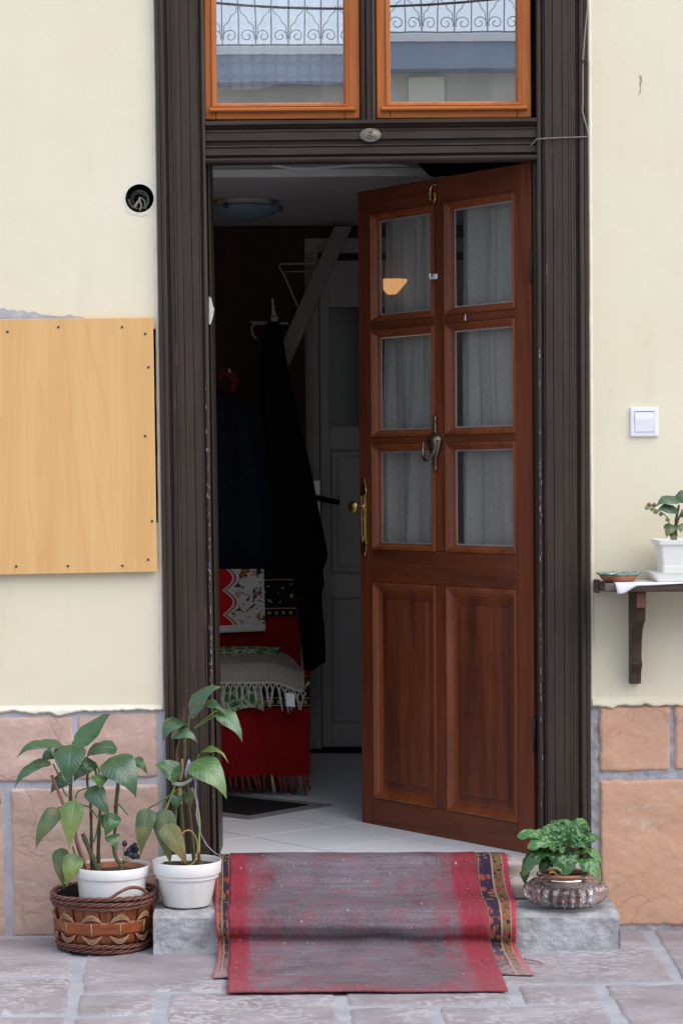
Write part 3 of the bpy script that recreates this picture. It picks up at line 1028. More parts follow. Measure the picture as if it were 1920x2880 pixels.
# slanting board across the back (stair stringer)
bm_a, bm_b = P(962, 632, 2.45), P(808, 990, 2.40)
mb = MB()
q = [(938, 634), (990, 634), (925, 800), (813, 1030), (800, 1035), (788, 975), (828, 900), (912, 715)]
q = [(940, 636), (990, 636), (812, 1030), (803, 1034), (787, 978)]
fr = [P(x, y, 2.42) for x, y in q]
bk = [p + Vector((0, 0.04, 0)) for p in fr]
n = len(fr)
mb.add(fr + bk, [tuple(range(n)), tuple(range(2 * n - 1, n - 1, -1))] + [(i, (i + 1) % n, n + (i + 1) % n, n + i) for i in range(n)])
tag(obj('slanting_board', mb, M['beam'], bevel=0.003), 'pale slanting wooden board crossing in front of the grey inner door', 'board')

# wire racks on the dark wall
wr = thing('wire_rack', 'thin pale wire rack high on the dark inner wall', 'rack', P(785, 760, 2.5))
obj('frame', MB().tube([P(x, y, 2.45) for x, y in ((840, 870), (800, 775), (785, 750), (790, 742), (890, 742), (895, 748))], 0.0035, 8), M['wire'], wr, smooth=True)
obj('cross_wire', MB().tube([P(x, y, 2.5) for x, y in ((800, 764), (885, 763))], 0.0028, 6), M['wire'], wr, smooth=True)
cr = thing('coat_rack', 'white metal coat hooks on a rail above the black coats', 'coat rack', P(770, 900, 2.3))
obj('rail', MB().bar(P(705, 906, 2.35), P(810, 910, 2.35), 0.012, 0.008), M['wire'], cr, bevel=0.002)
mb = MB()
hk = [P(x, y, 2.26) for x, y in ((764, 838), (768, 838), (774, 880), (782, 895), (778, 912), (768, 912), (761, 895), (765, 880))]
bk = [p + Vector((0, 0.02, 0)) for p in hk]
n = len(hk)
mb.add(hk + bk, [tuple(range(n)), tuple(range(2 * n - 1, n - 1, -1))] + [(i, (i + 1) % n, n + (i + 1) % n, n + i) for i in range(n)])
hk_o = obj('hook_plate', mb, M['trim_white'], cr, bevel=0.002)
obj('screw', MB().lathe(P(769, 890, 2.25) + Vector((0, 0, -0.004)), [(0.006, 0.0), (0.006, 0.008)], 10), M['brass'], hk_o)
obj('side_hook', MB().tube([P(x, y, 2.3) for x, y in ((745, 911), (715, 911), (708, 920), (710, 940), (722, 955))], 0.004, 8), M['wire'], cr, smooth=True)


# hanging coats
def coat(name, rings, mat, label, folds=7, seed=0, y=2.1, parent=None):
    """rings: (py, px_left, px_right, depth)"""
    mb = MB()
    n = 48
    vs_, fs = [], []
    rows = []
    for i in range(len(rings) - 1):
        a, b = rings[i], rings[i + 1]
        k = 6
        for j in range(k):
            rows.append(tuple(lerp(a[q], b[q], j / k) for q in range(4)))
    rows.append(rings[-1])
    for i, (py, xl, xr_, dp) in enumerate(rows):
        A, B = P(xl, py, y), P(xr_, py, y)
        c, rx = (A + B) / 2, (B.x - A.x) / 2
        for k in range(n):
            a = 2 * math.pi * k / n
            f = 1 + (0.22 * sm(0, 0.4, i / len(rows))) * math.sin(folds * a + seed + 0.4 * math.sin(i * 0.2)) + 0.05 * noise.noise(Vector((math.cos(a) * 2, math.sin(a) * 2, i * 0.15 + seed)))
            vs_.append(Vector((c.x + rx * math.cos(a) * (1 if abs(math.cos(a)) > 0.93 else f), c.y + dp * math.sin(a) * f, c.z)))
    m = len(rows)
    for i in range(m - 1):
        for k in range(n):
            k2 = (k + 1) % n
            fs.append((i * n + k, i * n + k2, (i + 1) * n + k2, (i + 1) * n + k))
    fs.append(tuple(range(n)))
    fs.append(tuple((m - 1) * n + k for k in range(n)))
    mb.add(vs_, fs)
    o = obj(name, mb, mat, smooth=True)
    return tag(o, label, 'coat')


coat('hanging_coat', [(905, 752, 786, 0.02), (960, 738, 797, 0.05), (1050, 728, 812, 0.08), (1180, 726, 842, 0.10), (1330, 720, 876, 0.12), (1480, 716, 906, 0.12),
                      (1560, 712, 922, 0.12), (1610, 720, 908, 0.12), (1640, 740, 912, 0.11), (1672, 780, 905, 0.09)], M['coat_black'],
     'long black coat hanging from the white hook beside the grey inner door', 6, 1.0, 2.12)
coat('hanging_coat', [(1660, 862, 902, 0.04), (1760, 858, 910, 0.05), (1860, 852, 914, 0.05), (1885, 856, 880, 0.04)], M['coat_black'],
     'black coat tail hanging below the long black coat, right of the chair back', 4, 2.0, 2.13)
coat('hanging_jacket', [(1095, 560, 640, 0.04), (1120, 545, 700, 0.07), (1170, 540, 735, 0.10), (1300, 536, 752, 0.12), (1450, 536, 766, 0.12), (1560, 540, 775, 0.12), (1612, 548, 782, 0.11)], M['coat_navy'],
     'dark navy jacket hanging in the doorway gloom above the chair', 5, 0.4, 1.95)
rs_ = MB().tube([P(x, y, 1.93) for x, y in ((617, 1066), (630, 1046), (648, 1048), (662, 1070), (655, 1095), (640, 1105))], [0.008, 0.012, 0.014, 0.013, 0.013, 0.008], 8)
tag(obj('red_scarf', rs_, M['red_cloth'], smooth=True), 'dark red scarf looped on a hook above the navy jacket', 'scarf')
wh = MB().tube([P(x, y, 1.9) for x, y in ((644, 1036), (645, 1044), (650, 1048))], [0.003, 0.004, 0.002], 8)
tag(obj('small_hook', wh, M['steel'], smooth=True), 'tiny bright metal hook holding the red scarf', 'hook')

# ------------------------------------------------------------------ chair with throws
CYF, CYB = 1.30, 1.72
cxl, cxr = -0.66, P(872, 2100, CYF).x
chair = thing('chair', 'chair hidden under a red patterned rug inside the doorway', 'chair', ((cxl + cxr) / 2, (CYF + CYB) / 2, 0))
obj('seat', MB().box(cxl + 0.03, cxr - 0.03, CYF + 0.03, CYB, 0.36, 0.405), M['chair_wood'], chair, bevel=0.01)
for x in (cxl + 0.06, cxr - 0.035):
    for y_ in (CYF + 0.05, CYB - 0.04):
        obj('leg', MB().tube([(x, y_, 0.36), (x, y_, 0.001)], [0.010, 0.008], 12), M['chair_metal'], chair, smooth=True)
bx = [P(816, 1655, CYB + 0.06), P(850, 1905, CYB)]
obj('back_post', MB().bar(bx[0], bx[1], 0.022, 0.02, (0, 1, 0)), M['chair_wood'], chair, bevel=0.004)
obj('back_board', MB().box(cxl + 0.05, P(800, 1700, CYB).x, CYB + 0.03, CYB + 0.05, 0.42, 0.735), M['chair_wood'], chair, bevel=0.006)


def throw_mat():
    t = NT('red_kilim')
    s = t.sep(t.uv)
    v, u = s[1], s[0]
    red = t.mix(t.ramp(t.noise(t.mapping(t.obj, (6, 6, 1)), 30, 4), 0.3, 0.7), (0.23, 0.006, 0.008), (0.16, 0.005, 0.007))
    blk = (0.010, 0.009, 0.009)
    gold = (0.34, 0.27, 0.11)

    def between(a, b):
        return t.math('MULTIPLY', t.math('GREATER_THAN', v, a), t.math('LESS_THAN', v, b))
    col = red
    # v: 0 top of the back .. 1 lower front hem
    col = t.mix(between(0.0, 0.19), col, blk)
    col = t.mix(between(0.685, 0.79), col, blk)
    for (a, b, f, th) in ((0.765, 0.776, 150, 0.1), (0.780, 0.783, 1, -2), (0.756, 0.759, 1, -2), (0.172, 0.182, 120, 0.2), (0.160, 0.164, 1, -2), (0.065, 0.068, 1, -2)):
        sel = t.math('MULTIPLY', between(a, b), t.math('GREATER_THAN', t.math('SINE', t.math('MULTIPLY', u, f)), th))
        col = t.mix(t.math('MULTIPLY', sel, 0.85), col, gold)
    mo = t.math('MULTIPLY', t.math('GREATER_THAN', t.noise(t.mapping(t.uv, (26, 40, 1)), 1.0, 1), 0.64), t.math('ADD', between(0.08, 0.15), between(0.70, 0.745)))
    col = t.mix(t.math('MULTIPLY', mo, 0.8), col, (0.45, 0.36, 0.16))
    t.bump(t.noise(t.mapping(t.obj, (4, 4, 1)), 120, 3), 0.5, 0.003)
    return t.fin(col, 0.95, 0, 0.1)


M['kilim'] = throw_mat()
prof = [(CYB + 0.07, 0.765), (CYB + 0.025, 0.755), (CYB + 0.005, 0.66), (CYB - 0.005, 0.55), (CYB - 0.02, 0.44), (CYB - 0.06, 0.418), (CYF + 0.2, 0.42), (CYF + 0.04, 0.422), (CYF + 0.005, 0.405), (CYF - 0.008, 0.33),
        (CYF - 0.004, 0.22), (CYF - 0.010, 0.075)]
ds = [0]
for i in range(1, len(prof)):
    ds.append(ds[-1] + math.hypot(prof[i][0] - prof[i - 1][0], prof[i][1] - prof[i - 1][1]))


def along(prof, ds, v):
    s = v * ds[-1]
    for i in range(1, len(prof)):
        if s <= ds[i] + 1e-9:
            t_ = (s - ds[i - 1]) / max(1e-9, ds[i] - ds[i - 1])
            return tuple(lerp(prof[i - 1][q], prof[i][q], t_) for q in range(len(prof[0])))
    return prof[-1]


mb = MB()
xt_r, xm_r = P(822, 1700, CYB).x, P(846, 1880, CYB).x


def tfn(u, v):
    y_, z_ = along(prof, ds, v)
    xr_ = lerp(lerp(xt_r, xm_r, sm(0, 0.33, v)), cxr, sm(0.33, 0.62, v))
    x = lerp(cxl, xr_, u)
    y_ += 0.006 * math.sin(x * 28 + v * 3) * sm(0.6, 1.0, v) + 0.003 * noise.noise(Vector((x * 14, v * 9, 1)))
    return Vector((x, y_, z_ + 0.003 * noise.noise(Vector((x * 10, v * 8, 4)))))


mb.grid(tfn, 60, 110)
kil = thing('red_rug_throw', 'red woven rug with black and gold bands draped over the chair', 'rug', ((cxl + cxr) / 2, CYF, 0.42))
obj('cloth', mb, M['kilim'], kil, smooth=True)
for k in range(26):
    x = lerp(cxl + 0.02, cxr - 0.01, k / 25) + random.uniform(-0.006, 0.006)
    y0 = CYF - 0.012
    L = random.uniform(0.045, 0.07)
    dx = random.uniform(0.0, 0.018)
    pale = k in (11, 19)
    obj('tassel', MB().tube([(x, y0, 0.078), (x + dx * 0.4, y0 - 0.004, 0.078 - L * 0.5), (x + dx, y0 - 0.002, 0.078 - L)], [0.003, 0.004, 0.0025] if not pale else [0.004, 0.006, 0.005], 6),
        M['raffia'] if pale else M['red_cloth'], kil, smooth=True)


def green_mat():
    t = NT('green_print')
    w = t.n('ShaderNodeTexVoronoi', feature='DISTANCE_TO_EDGE')
    t.link(t.mapping(t.obj, (30, 18, 30)), w.inputs['Vector'])
    w.inputs['Scale'].default_value = 1.0
    f = t.ramp(t.math('ADD', w.outputs['Distance'], t.math('MULTIPLY', t.noise(t.obj, 30, 2), 0.25)), 0.19, 0.24)
    col = t.mix(f, (0.46, 0.43, 0.33), (0.050, 0.19, 0.055))
    return t.fin(col, 0.9, 0, 0.1)


M['green'] = green_mat()
t = NT('grey_weave')
w1 = t.n('ShaderNodeTexWave', wave_type='BANDS', bands_direction='X')
t.link(t.obj, w1.inputs['Vector'])
w1.inputs['Scale'].default_value = 60
w1.inputs['Distortion'].default_value = 3
hh = t.math('ADD', w1.outputs['Fac'], t.noise(t.obj, 160, 3))
cc = t.mix(t.ramp(hh, 0.5, 1.4), (0.23, 0.20, 0.17), (0.42, 0.38, 0.33))
t.bump(hh, 0.8, 0.004)
M['weave'] = t.fin(cc, 0.95, 0, 0.1)
M['tassel'] = pm('cream_tassel', (0.46, 0.42, 0.36), (0.36, 0.32, 0.27), 60, rough=0.95)


def drape(x0, x1f, prof, name, mat, parent=None, nu=40, nv=60, wob=0.003, seed=0, hem=None):
    d_ = [0]
    for i in range(1, len(prof)):
        d_.append(d_[-1] + math.hypot(prof[i][0] - prof[i - 1][0], prof[i][1] - prof[i - 1][1]))

    def fn(u, v):
        y_, z_ = along(prof, d_, v)
        x = lerp(x0, x1f(v), u)
        if hem:
            z_ += hem(u) * sm(0.75, 1.0, v)
        sag = 0.0
        return Vector((x, y_ - wob * 1.6 * abs(noise.noise(Vector((x * 20, v * 7, seed)))) - 0.004 * math.sin(x * 35 + seed) * sm(0.6, 1, v),
                       z_ + wob * noise.noise(Vector((x * 16, v * 9, seed + 3))) - 0.03 * sm(0.78, 1.0, u) * sm(0.2, 0.6, v) * (1 if seed == 8 else 0)))
    mb = MB().grid(fn, nu, nv)
    return obj(name, mb, mat, parent, smooth=True)


gx1 = P(738, 2000, CYF).x
gc = drape(cxl + 0.02, lambda v: lerp(P(795, 1850, CYB).x, gx1, sm(0.0, 0.7, v)),
           [(CYB - 0.035, 0.455), (CYB - 0.05, 0.492), (CYB - 0.12, 0.488), (CYF + 0.12, 0.455), (CYF + 0.01, 0.445), (CYF - 0.022, 0.42), (CYF - 0.032, 0.36), (CYF - 0.028, 0.275)],
           'green_cushion_cloth', M['green'], seed=5, hem=lambda u: 0.02 * math.sin(u * 9) + 0.02 * u)
tag(gc, 'green and cream printed cloth spread on the chair seat under the grey throw', 'cloth')
tx1 = P(856, 1940, CYF - 0.04).x
thr = thing('woven_throw', 'grey woven throw with cream knotted tassels lying on the chair seat', 'throw', ((cxl + tx1) / 2, CYF, 0.46))
drape(cxl + 0.03, lambda v: lerp(P(800, 1865, CYB - 0.1).x, tx1, sm(0.0, 0.75, v)),
      [(CYB - 0.13, 0.476), (CYF + 0.14, 0.472), (CYF + 0.0, 0.462), (CYF - 0.038, 0.435), (CYF - 0.05, 0.395)], 'cloth', M['weave'], thr, seed=8, wob=0.004)
for k in range(24):
    u = k / 23
    x = lerp(cxl + 0.05, tx1 - 0.004, u)
    zt = 0.397 - 0.03 * sm(0.78, 1.0, u)
    yb = CYF - 0.054
    L = random.uniform(0.06, 0.095)
    dx = random.uniform(-0.012, 0.018)
    obj('tassel', MB().tube([(x - 0.009, yb, zt), (x, yb - 0.004, zt - 0.022), (x + dx * 0.5, yb - 0.006, zt - L * 0.6), (x + dx, yb - 0.004, zt - L)], [0.002, 0.004, 0.0045, 0.003], 7), M['tassel'], thr, smooth=True)
    obj('tassel', MB().tube([(x + 0.009, yb, zt), (x, yb - 0.005, zt - 0.022)], [0.002, 0.004], 6), M['tassel'], thr, smooth=True)
obj('edge_cord', MB().tube([(lerp(cxl + 0.05, tx1 - 0.004, k / 30), CYF - 0.053, 0.399 - 0.03 * sm(0.78, 1.0, k / 30)) for k in range(31)], 0.004, 8), M['tassel'], thr, smooth=True)
obj('care_label', MB().grid(lambda u, v: Vector((lerp(P(806, 1965, CYF).x, P(830, 1965, CYF).x, u), CYF - 0.062 - 0.004 * v, lerp(0.365, 0.32, v) - 0.004 * u)), 2, 3), M['paper'], thr, solid=0.001)


def towel_mat(x_edge):
    t = NT('printed_towel')
    s = t.sep(t.uv)
    u, v = s[0], s[1]
    # scalloped red field on the left
    sc = t.math('ADD', 0.47, t.math('MULTIPLY', t.math('ABSOLUTE', t.math('SINE', t.math('MULTIPLY', t.math('ADD', v, 0.05), 8.2))), 0.13))
    e = t.math('SUBTRACT', u, sc)
    grn = t.ramp(t.noise(t.mapping(t.uv, (8, 7, 1), (2, 5, 0)), 1.0, 4, 0.65, 1.0), 0.54, 0.57)
    org = t.ramp(t.noise(t.mapping(t.uv, (6, 6, 1), (4, 3, 0)), 1.0, 3, 0.6, 0.6), 0.60, 0.63)
    col = t.mix(grn, (0.62, 0.58, 0.52), (0.028, 0.042, 0.030))
    col = t.mix(org, col, (0.42, 0.13, 0.025))
    near = t.math('LESS_THAN', e, 0.09)
    col = t.mix(near, col, (0.62, 0.58, 0.52))
    ln = t.math('MULTIPLY', t.math('GREATER_THAN', e, 0.025), t.math('LESS_THAN', e, 0.05))
    col = t.mix(ln, col, (0.40, 0.02, 0.02))
    col = t.mix(t.math('LESS_THAN', e, 0.0), col, (0.50, 0.012, 0.014))
    col = t.mix(t.math('GREATER_THAN', v, 0.885), col, (0.62, 0.58, 0.53))
    return t.fin(col, 0.9, 0, 0.1)


tw0, tw1 = P(520, 1700, CYB - 0.02).x, P(743, 1700, CYB - 0.02).x
ztw1 = P(740, 1600, CYB - 0.02).z
ztw0 = P(740, 1774, CYB - 0.02).z
mb = MB().grid(lambda u, v: Vector((lerp(tw0, tw1 + 0.004 * v, u), CYB - 0.022 - 0.004 * math.sin(u * 8) - 0.008 * v, lerp(ztw1, ztw0, v) - 0.012 * (1 - u) * v)), 20, 24)
tag(obj('printed_towel', mb, towel_mat(0.5), smooth=True, solid=0.003), 'white festive towel with red field and pine sprigs on the chair back', 'towel')

# black floor mat with grey border
fc, rc_ = G(702, 2297, 0.0), G(868, 2268, 0.0)
e1 = (rc_ - fc)
e1.z = 0
e1n = e1.normalized()
e2n = Vector((-e1n.y, e1n.x, 0))
mt = thing('floor_mat', 'black mat with a grey border lying on the white floor tiles', 'mat', (fc.x, fc.y, 0))


def quad_prism(o, a, b, c, d, z0, z1):
    return MB().prism([(o + e1n * x + e2n * y).xy for x, y in (a, b, c, d)], 'z', z0, z1)


w_, l_ = e1.length, 0.75
obj('border', quad_prism(fc, (-0.05, -0.05), (w_ + 0.06, -0.05), (w_ + 0.06, l_), (-0.05, l_), 0.0012, 0.004), M['mat_grey'], mt)
obj('pile', quad_prism(fc, (0, 0), (w_, 0), (w_, l_ - 0.06), (0, l_ - 0.06), 0.0042, 0.007), M['mat_black'], mt)

# ================================================================== DOOR FRAME
frame = thing('door_frame', 'dark brown painted wooden door frame with reeded casings and transom bar', 'door frame', (0.08, 0, 0))
CAS = [(0.0, 0.03), (0.0, -0.018), (0.002, -0.020), (0.0105, -0.020), (0.0115, -0.016), (0.0125, -0.020), (0.020, -0.023), (0.0245, -0.022), (0.0265, -0.004), (0.033, -0.003),
       (0.035, -0.016), (0.040, -0.017), (0.0408, -0.0158), (0.0416, -0.017), (0.046, -0.0185), (0.047, -0.0165), (0.048, -0.019), (0.0535, -0.019), (0.0543, -0.0172), (0.0551, -0.019),
       (0.070, -0.019), (0.0708, -0.0145), (0.0716, -0.019), (0.0955, -0.019), (0.0963, -0.013), (0.0974, -0.019), (0.1165, -0.019), (0.1175, -0.017), (0.1180, -0.013), (0.1190, -0.016), (0.1215, -0.015), (0.1225, -0.002),
       (0.1275, -0.001), (0.1290, -0.014), (0.133, -0.0165), (0.138, -0.014), (0.139, 0.0), (0.139, 0.03)]


def casing(name, outer, inner_, z0, z1, parent):
    mb = MB()
    n = len(CAS)
    vs_, fs = [], []
    NZ = 110
    for j in range(NZ + 1):
        z = lerp(z0, z1, j / NZ)
        xo, xi = outer(z), inner_(z)
        for i, (u, y) in enumerate(CAS):
            t_ = u / 0.139
            wob = 0.0011 * noise.noise(Vector((z * 3.1, i * 0.3, xo))) + 0.0004 * noise.noise(Vector((z * 16, i * 0.8, xo)))
            vs_.append((lerp(xo, xi, t_) + wob, y + wob, z))
    for j in range(NZ):
        for i in range(n - 1):
            fs.append((j * n + i, j * n + i + 1, (j + 1) * n + i + 1, (j + 1) * n + i))
    mb.add(vs_, fs)
    return obj(name, mb, M['frame'], parent)


casing('casing', LO, LI, -0.004, 2.9, frame)
casing('casing', RO, RI, -0.004, 2.9, frame)
# reveal linings and stops
OL = edge_x((588, 500), (617, 2380), 0.03)
OR_ = edge_x((1490, 500), (1507, 2380), 0.05)


def lining(e0, e1, y0, y1, name, z0=-0.004, z1=2.9):
    mb = MB()
    vs_ = []
    for z in (z0, z1):
        a, b = e0(z), e1(z)
        vs_ += [(a, y0, z), (b, y0, z), (b, y1, z), (a, y1, z)]
    mb.add(vs_, [(0, 1, 2, 3), (7, 6, 5, 4), (0, 4, 5, 1), (1, 5, 6, 2), (2, 6, 7, 3), (3, 7, 4, 0)])
    return obj(name, mb, M['frame'], frame, bevel=0.003)


ztb = P(1040, 455, 0.0).z       # underside of the transom bar
ztt = P(1040, 336, 0.0).z
lining(lambda z: LI(z) - 0.03, lambda z: LI(z) + 0.004, 0.031, 0.28, 'jamb_lining')
lining(lambda z: LI(z) + 0.0045, lambda z: OL(z) + 0.001, 0.012, 0.05, 'door_stop', z1=ztb - 0.001)
lining(lambda z: OL(z) - 0.012, lambda z: OL(z) - 0.003, 0.052, 0.28, 'jamb_board', z1=ztb - 0.001)
lining(lambda z: RI(z) + 0.03, lambda z: RI(z) + 0.002, 0.031, 0.28, 'jamb_lining')
lining(lambda z: RI(z) + 0.0015, lambda z: OR_(z) + 0.006, 0.022, 0.052, 'door_stop', z1=ztb - 0.001)
# transom bar: moulded profile (y, z) run along x
zz = lambda py: P(1040, py, -0.01).z
TB = [(0.03, zz(335)), (-0.012, zz(336)), (-0.016, zz(338)), (-0.016, zz(347)), (-0.002, zz(350)), (0.004, zz(357)), (-0.004, zz(361)), (-0.010, zz(363)), (-0.010, zz(366)), (-0.006, zz(368)),
      (-0.006, zz(390)), (0.008, zz(393)), (0.008, zz(402)), (-0.002, zz(404)), (-0.002, zz(408)), (0.003, zz(410)), (-0.001, zz(413)), (-0.001, zz(431)), (0.012, zz(433)), (0.012, zz(440)),
      (-0.012, zz(442)), (-0.016, zz(446)), (-0.012, zz(452)), (0.0, zz(455)), (0.03, zz(455) - 0.0005)]
mb = MB()
NX = 60
xa, xb = LI(2.1) - 0.002, RI(2.1) + 0.0
vs_, fs = [], []
for j in range(NX + 1):
    x = lerp(xa, xb, j / NX)
    for i, (y, z) in enumerate(TB):
        w = 0.0010 * noise.noise(Vector((x * 9, i * 0.4, 1)))
        vs_.append((x, y + w, z + w + 0.004 * (x - 0.08)))
n = len(TB)
for j in range(NX):
    for i in range(n - 1):
        fs.append((j * n + i, j * n + i + 1, (j + 1) * n + i + 1, (j + 1) * n + i))
mb.add(vs_, fs)
obj('transom_bar', mb, M['frame_h'], frame)
# mullion between the upper windows
m0, m1 = P(1013, 200, 0.01).x, P(1056, 200, 0.01).x
mp = [(m0, 0.10), (m0, 0.006), (m0 + 0.006, -0.004), (m0 + 0.012, -0.006), (m0 + 0.013, 0.002), (m0 + 0.016, 0.002), (m0 + 0.018, -0.012), (m0 + 0.026, -0.014), (m0 + 0.029, -0.004), (m0 + 0.033, -0.002), (m0 + 0.034, -0.006),
      (m1 - 0.004, -0.003), (m1, 0.008), (m1, 0.10)]
obj('mullion', MB().prism(mp, 'z', zz(340), 2.9), M['frame'], frame)
obj('head_rail', MB().box(LI(2.85), RI(2.85), -0.01, 0.10, 2.82, 2.898), M['frame_h'], frame)
# oval number plate
pc = P(1041, 380, -0.012)
npl = obj('number_plate', MB().lathe((0, 0, 0), [(0.001, 0.004), (0.7, 0.0035), (0.8, 0.002), (0.9, 0.0035), (1.0, 0.001), (1.0, -0.004)], 36), M['plate'], frame, smooth=True, local=True)
npl.data.transform(Matrix.Translation(pc - wloc(frame)) @ Matrix.Rotation(R(90), 4, 'X') @ Matrix.Diagonal((0.031, 0.020, 1, 1)))


def six(c, h, y, s=1.0):
    pts = [(0.30, 0.44), (0.15, 0.50), (-0.05, 0.46), (-0.20, 0.28), (-0.26, 0.0), (-0.24, -0.26), (-0.10, -0.46), (0.10, -0.47), (0.25, -0.30), (0.25, -0.10), (0.10, 0.06), (-0.08, 0.05), (-0.22, -0.10)]
    return [Vector((c[0] + x * h * 0.85 * s, y, c[1] + z * h)) for x, z in pts]


obj('digit', MB().tube(six((pc.x, pc.z), 0.020, pc.y - 0.0052), 0.0016, 6), M['old_brass'], npl, smooth=True)
# loose white latch plate on the left jamb
lp = MB().add([P(x, y, 0.0) for x, y in ((588, 834), (594, 838), (601, 868), (603, 862), (600, 888), (593, 912), (588, 912))] + [P(x, y, 0.012) for x, y in ((588, 834), (594, 838), (601, 868), (603, 862), (600, 888), (593, 912), (588, 912))],
              [tuple(range(7)), tuple(range(13, 6, -1))] + [(i, (i + 1) % 7, 7 + (i + 1) % 7, 7 + i) for i in range(7)])
obj('latch_plate', lp, M['wire'], frame)

wp = MB()
for k in range(60):
    py = random.choice([random.uniform(1250, 2000), random.uniform(1080, 2250)])
    z = P(606, py, -0.0165).z
    hh_ = random.uniform(0.003, 0.016)
    ww_ = random.uniform(0.0005, 0.0013)
    xx = LI(z) - random.choice([0.0045, 0.0052, 0.0060, 0.0095])
    wp.add([(xx, -0.0172, z), (xx + ww_, -0.0172, z + hh_ * 0.2), (xx + ww_ * 0.8, -0.0172, z + hh_), (xx - ww_ * 0.3, -0.0172, z + hh_ * 0.7)], [(0, 1, 2, 3)])
for k in range(34):
    py = random.uniform(900, 2300)
    z = P(1516, py, -0.0165).z
    hh_ = random.uniform(0.004, 0.02)
    ww_ = random.uniform(0.0005, 0.0011)
    xx = RI(z) + random.choice([0.0045, 0.0052, 0.0090])
    wp.add([(xx, -0.0172, z), (xx + ww_, -0.0172, z + hh_ * 0.2), (xx + ww_ * 0.8, -0.0172, z + hh_), (xx - ww_ * 0.3, -0.0172, z + hh_ * 0.7)], [(0, 1, 2, 3)])
obj('chipped_paint', wp, M['grey_patch'], frame)

# ------------------------------------------------------------------ transom windows
def transom(name, x0p, x1p, g0p, g1p, label, tilt):
    y0 = 0.012
    x0, x1 = P(x0p, 200, y0).x, P(x1p, 200, y0).x
    g0, g1 = P(g0p, 200, y0).x, P(g1p, 200, y0).x
    zb, zg, zt = P(1040, 333, y0).z, P(1040, 290, y0).z, 2.815
    w = thing(name, label, 'window', ((x0 + x1) / 2, y0, zb))
    zgt = zt - (zg - zb)
    for (a, b) in ((x0, g0), (g1, x1)):
        obj('stile', MB().box(a, b, y0, y0 + 0.05, zb, zt), M['sash_v'], w, bevel=0.003)
    for (a, b) in ((zb, zg), (zgt, zt)):
        obj('rail', MB().box(g0 + 0.0005, g1 - 0.0005, y0, y0 + 0.05, a, b), M['sash_h'], w, bevel=0.003)
    obj('bead', MB().ring(g0 - 0.012, g1 + 0.012, zg - 0.010, zgt + 0.010, [(0.0, y0 - 0.0005), (0.002, y0 - 0.005), (0.008, y0 - 0.004), (0.013, y0 + 0.008), (0.015, y0 + 0.013)]), M['sash_v'], w)
    za, zb2 = P(1040, 299, y0).z, P(1040, 314, y0).z
    obj('drip_sill', MB().prism([(y0 - 0.0006, za), (y0 - 0.018, zb2 + 0.010), (y0 - 0.018, zb2 + 0.003), (y0 - 0.012, zb2), (y0 - 0.0006, zb2)], 'x', x0 + 0.014, x1 - 0.012), M['sash_h'], w, bevel=0.0015)
    zm = (zg + zgt) / 2
    dy = tilt * (zgt - zg) / 2
    pn = MB().add([(g0 - 0.004, y0 + 0.016 - dy, zg - 0.004), (g1 + 0.004, y0 + 0.016 - dy, zg - 0.004), (g1 + 0.004, y0 + 0.016 + dy, zgt + 0.004), (g0 - 0.004, y0 + 0.016 + dy, zgt + 0.004)], [(0, 1, 2, 3)])
    obj('pane', pn, M['pane_t'], w)
    return w, g0, g1, zg, zgt


tw_l = transom('transom_window', 576, 1011, 606, 968, 'orange-brown upper window left of the mullion, lace showing behind its glass', 0.0)
tw_r = transom('transom_window', 1058, 1492, 1095, 1453, 'orange-brown upper window right of the mullion with plain reflections', -0.0041)
# lace behind the left one
mb = MB()
g0, g1 = tw_l[1], tw_l[2]


def lfn(u, v):
    x = lerp(g0 - 0.01, g1 + 0.01, u)
    zb = P(610, 262, 0.08).z + (P(900, 236, 0.08).z - P(610, 262, 0.08).z) * sm(0, 0.55, u)
    zb += 0.004 * math.sin(u * 14)
    return Vector((x, 0.085 + 0.008 * math.sin(u * 22 + v), lerp(2.80, zb, v)))


mb.grid(lfn, 70, 30)
tag(obj('lace_curtain', mb, M['lace'], smooth=True), 'grey lace curtain with round dots behind the upper window left of the mullion', 'curtain')

# ================================================================== FRONT DOOR
DW, DA = 0.82, R(53.14)
HX, HY = 0.5497, 0.062
door = thing('front_door', 'open reddish-brown wooden door with six panes and two panels, marked 6', 'door', (HX, HY, 0), math.pi - DA)
DT = 0.042
ZB, ZT = -0.004, 2.0
C0, C1, C2, C3 = 0.07, 0.393, 0.443, 0.757


def member(name, s0, s1, z0, z1, mat):
    return obj(name, MB().box(s0, s1, -DT, 0.0, z0, z1), mat, door, bevel=0.0025, local=True)


member('stile', 0.0, C0, ZB, ZT, M['door_v'])
member('stile', C3, DW, ZB, ZT, M['door_v'])
RAILS = [(1.922, ZT), (1.556, 1.583), (1.198, 1.221), (0.765, 0.868), (ZB, 0.085)]
for (z0, z1) in (RAILS[0], RAILS[3], RAILS[4]):
    member('rail', C0 + 0.0004, C3 - 0.0004, z0, z1, M['door_h'])
member('stile', C1, C2, RAILS[3][1] + 0.0004, RAILS[0][0] - 0.0004, M['door_v'])
member('stile', C1, C2, RAILS[4][1] + 0.0004, RAILS[3][0] - 0.0004, M['door_v'])
for (z0, z1) in (RAILS[1], RAILS[2]):
    for (a, b) in ((C0, C1), (C2, C3)):
        member('rail', a + 0.0004, b - 0.0004, z0, z1, M['door_h'])
MOLD = [(0.0, -0.001), (0.001, 0.003), (0.006, 0.004), (0.009, 0.001), (0.012, 0.0015), (0.018, -0.004), (0.022, -0.011), (0.026, -0.012), (0.028, -0.018), (0.028, -0.022)]
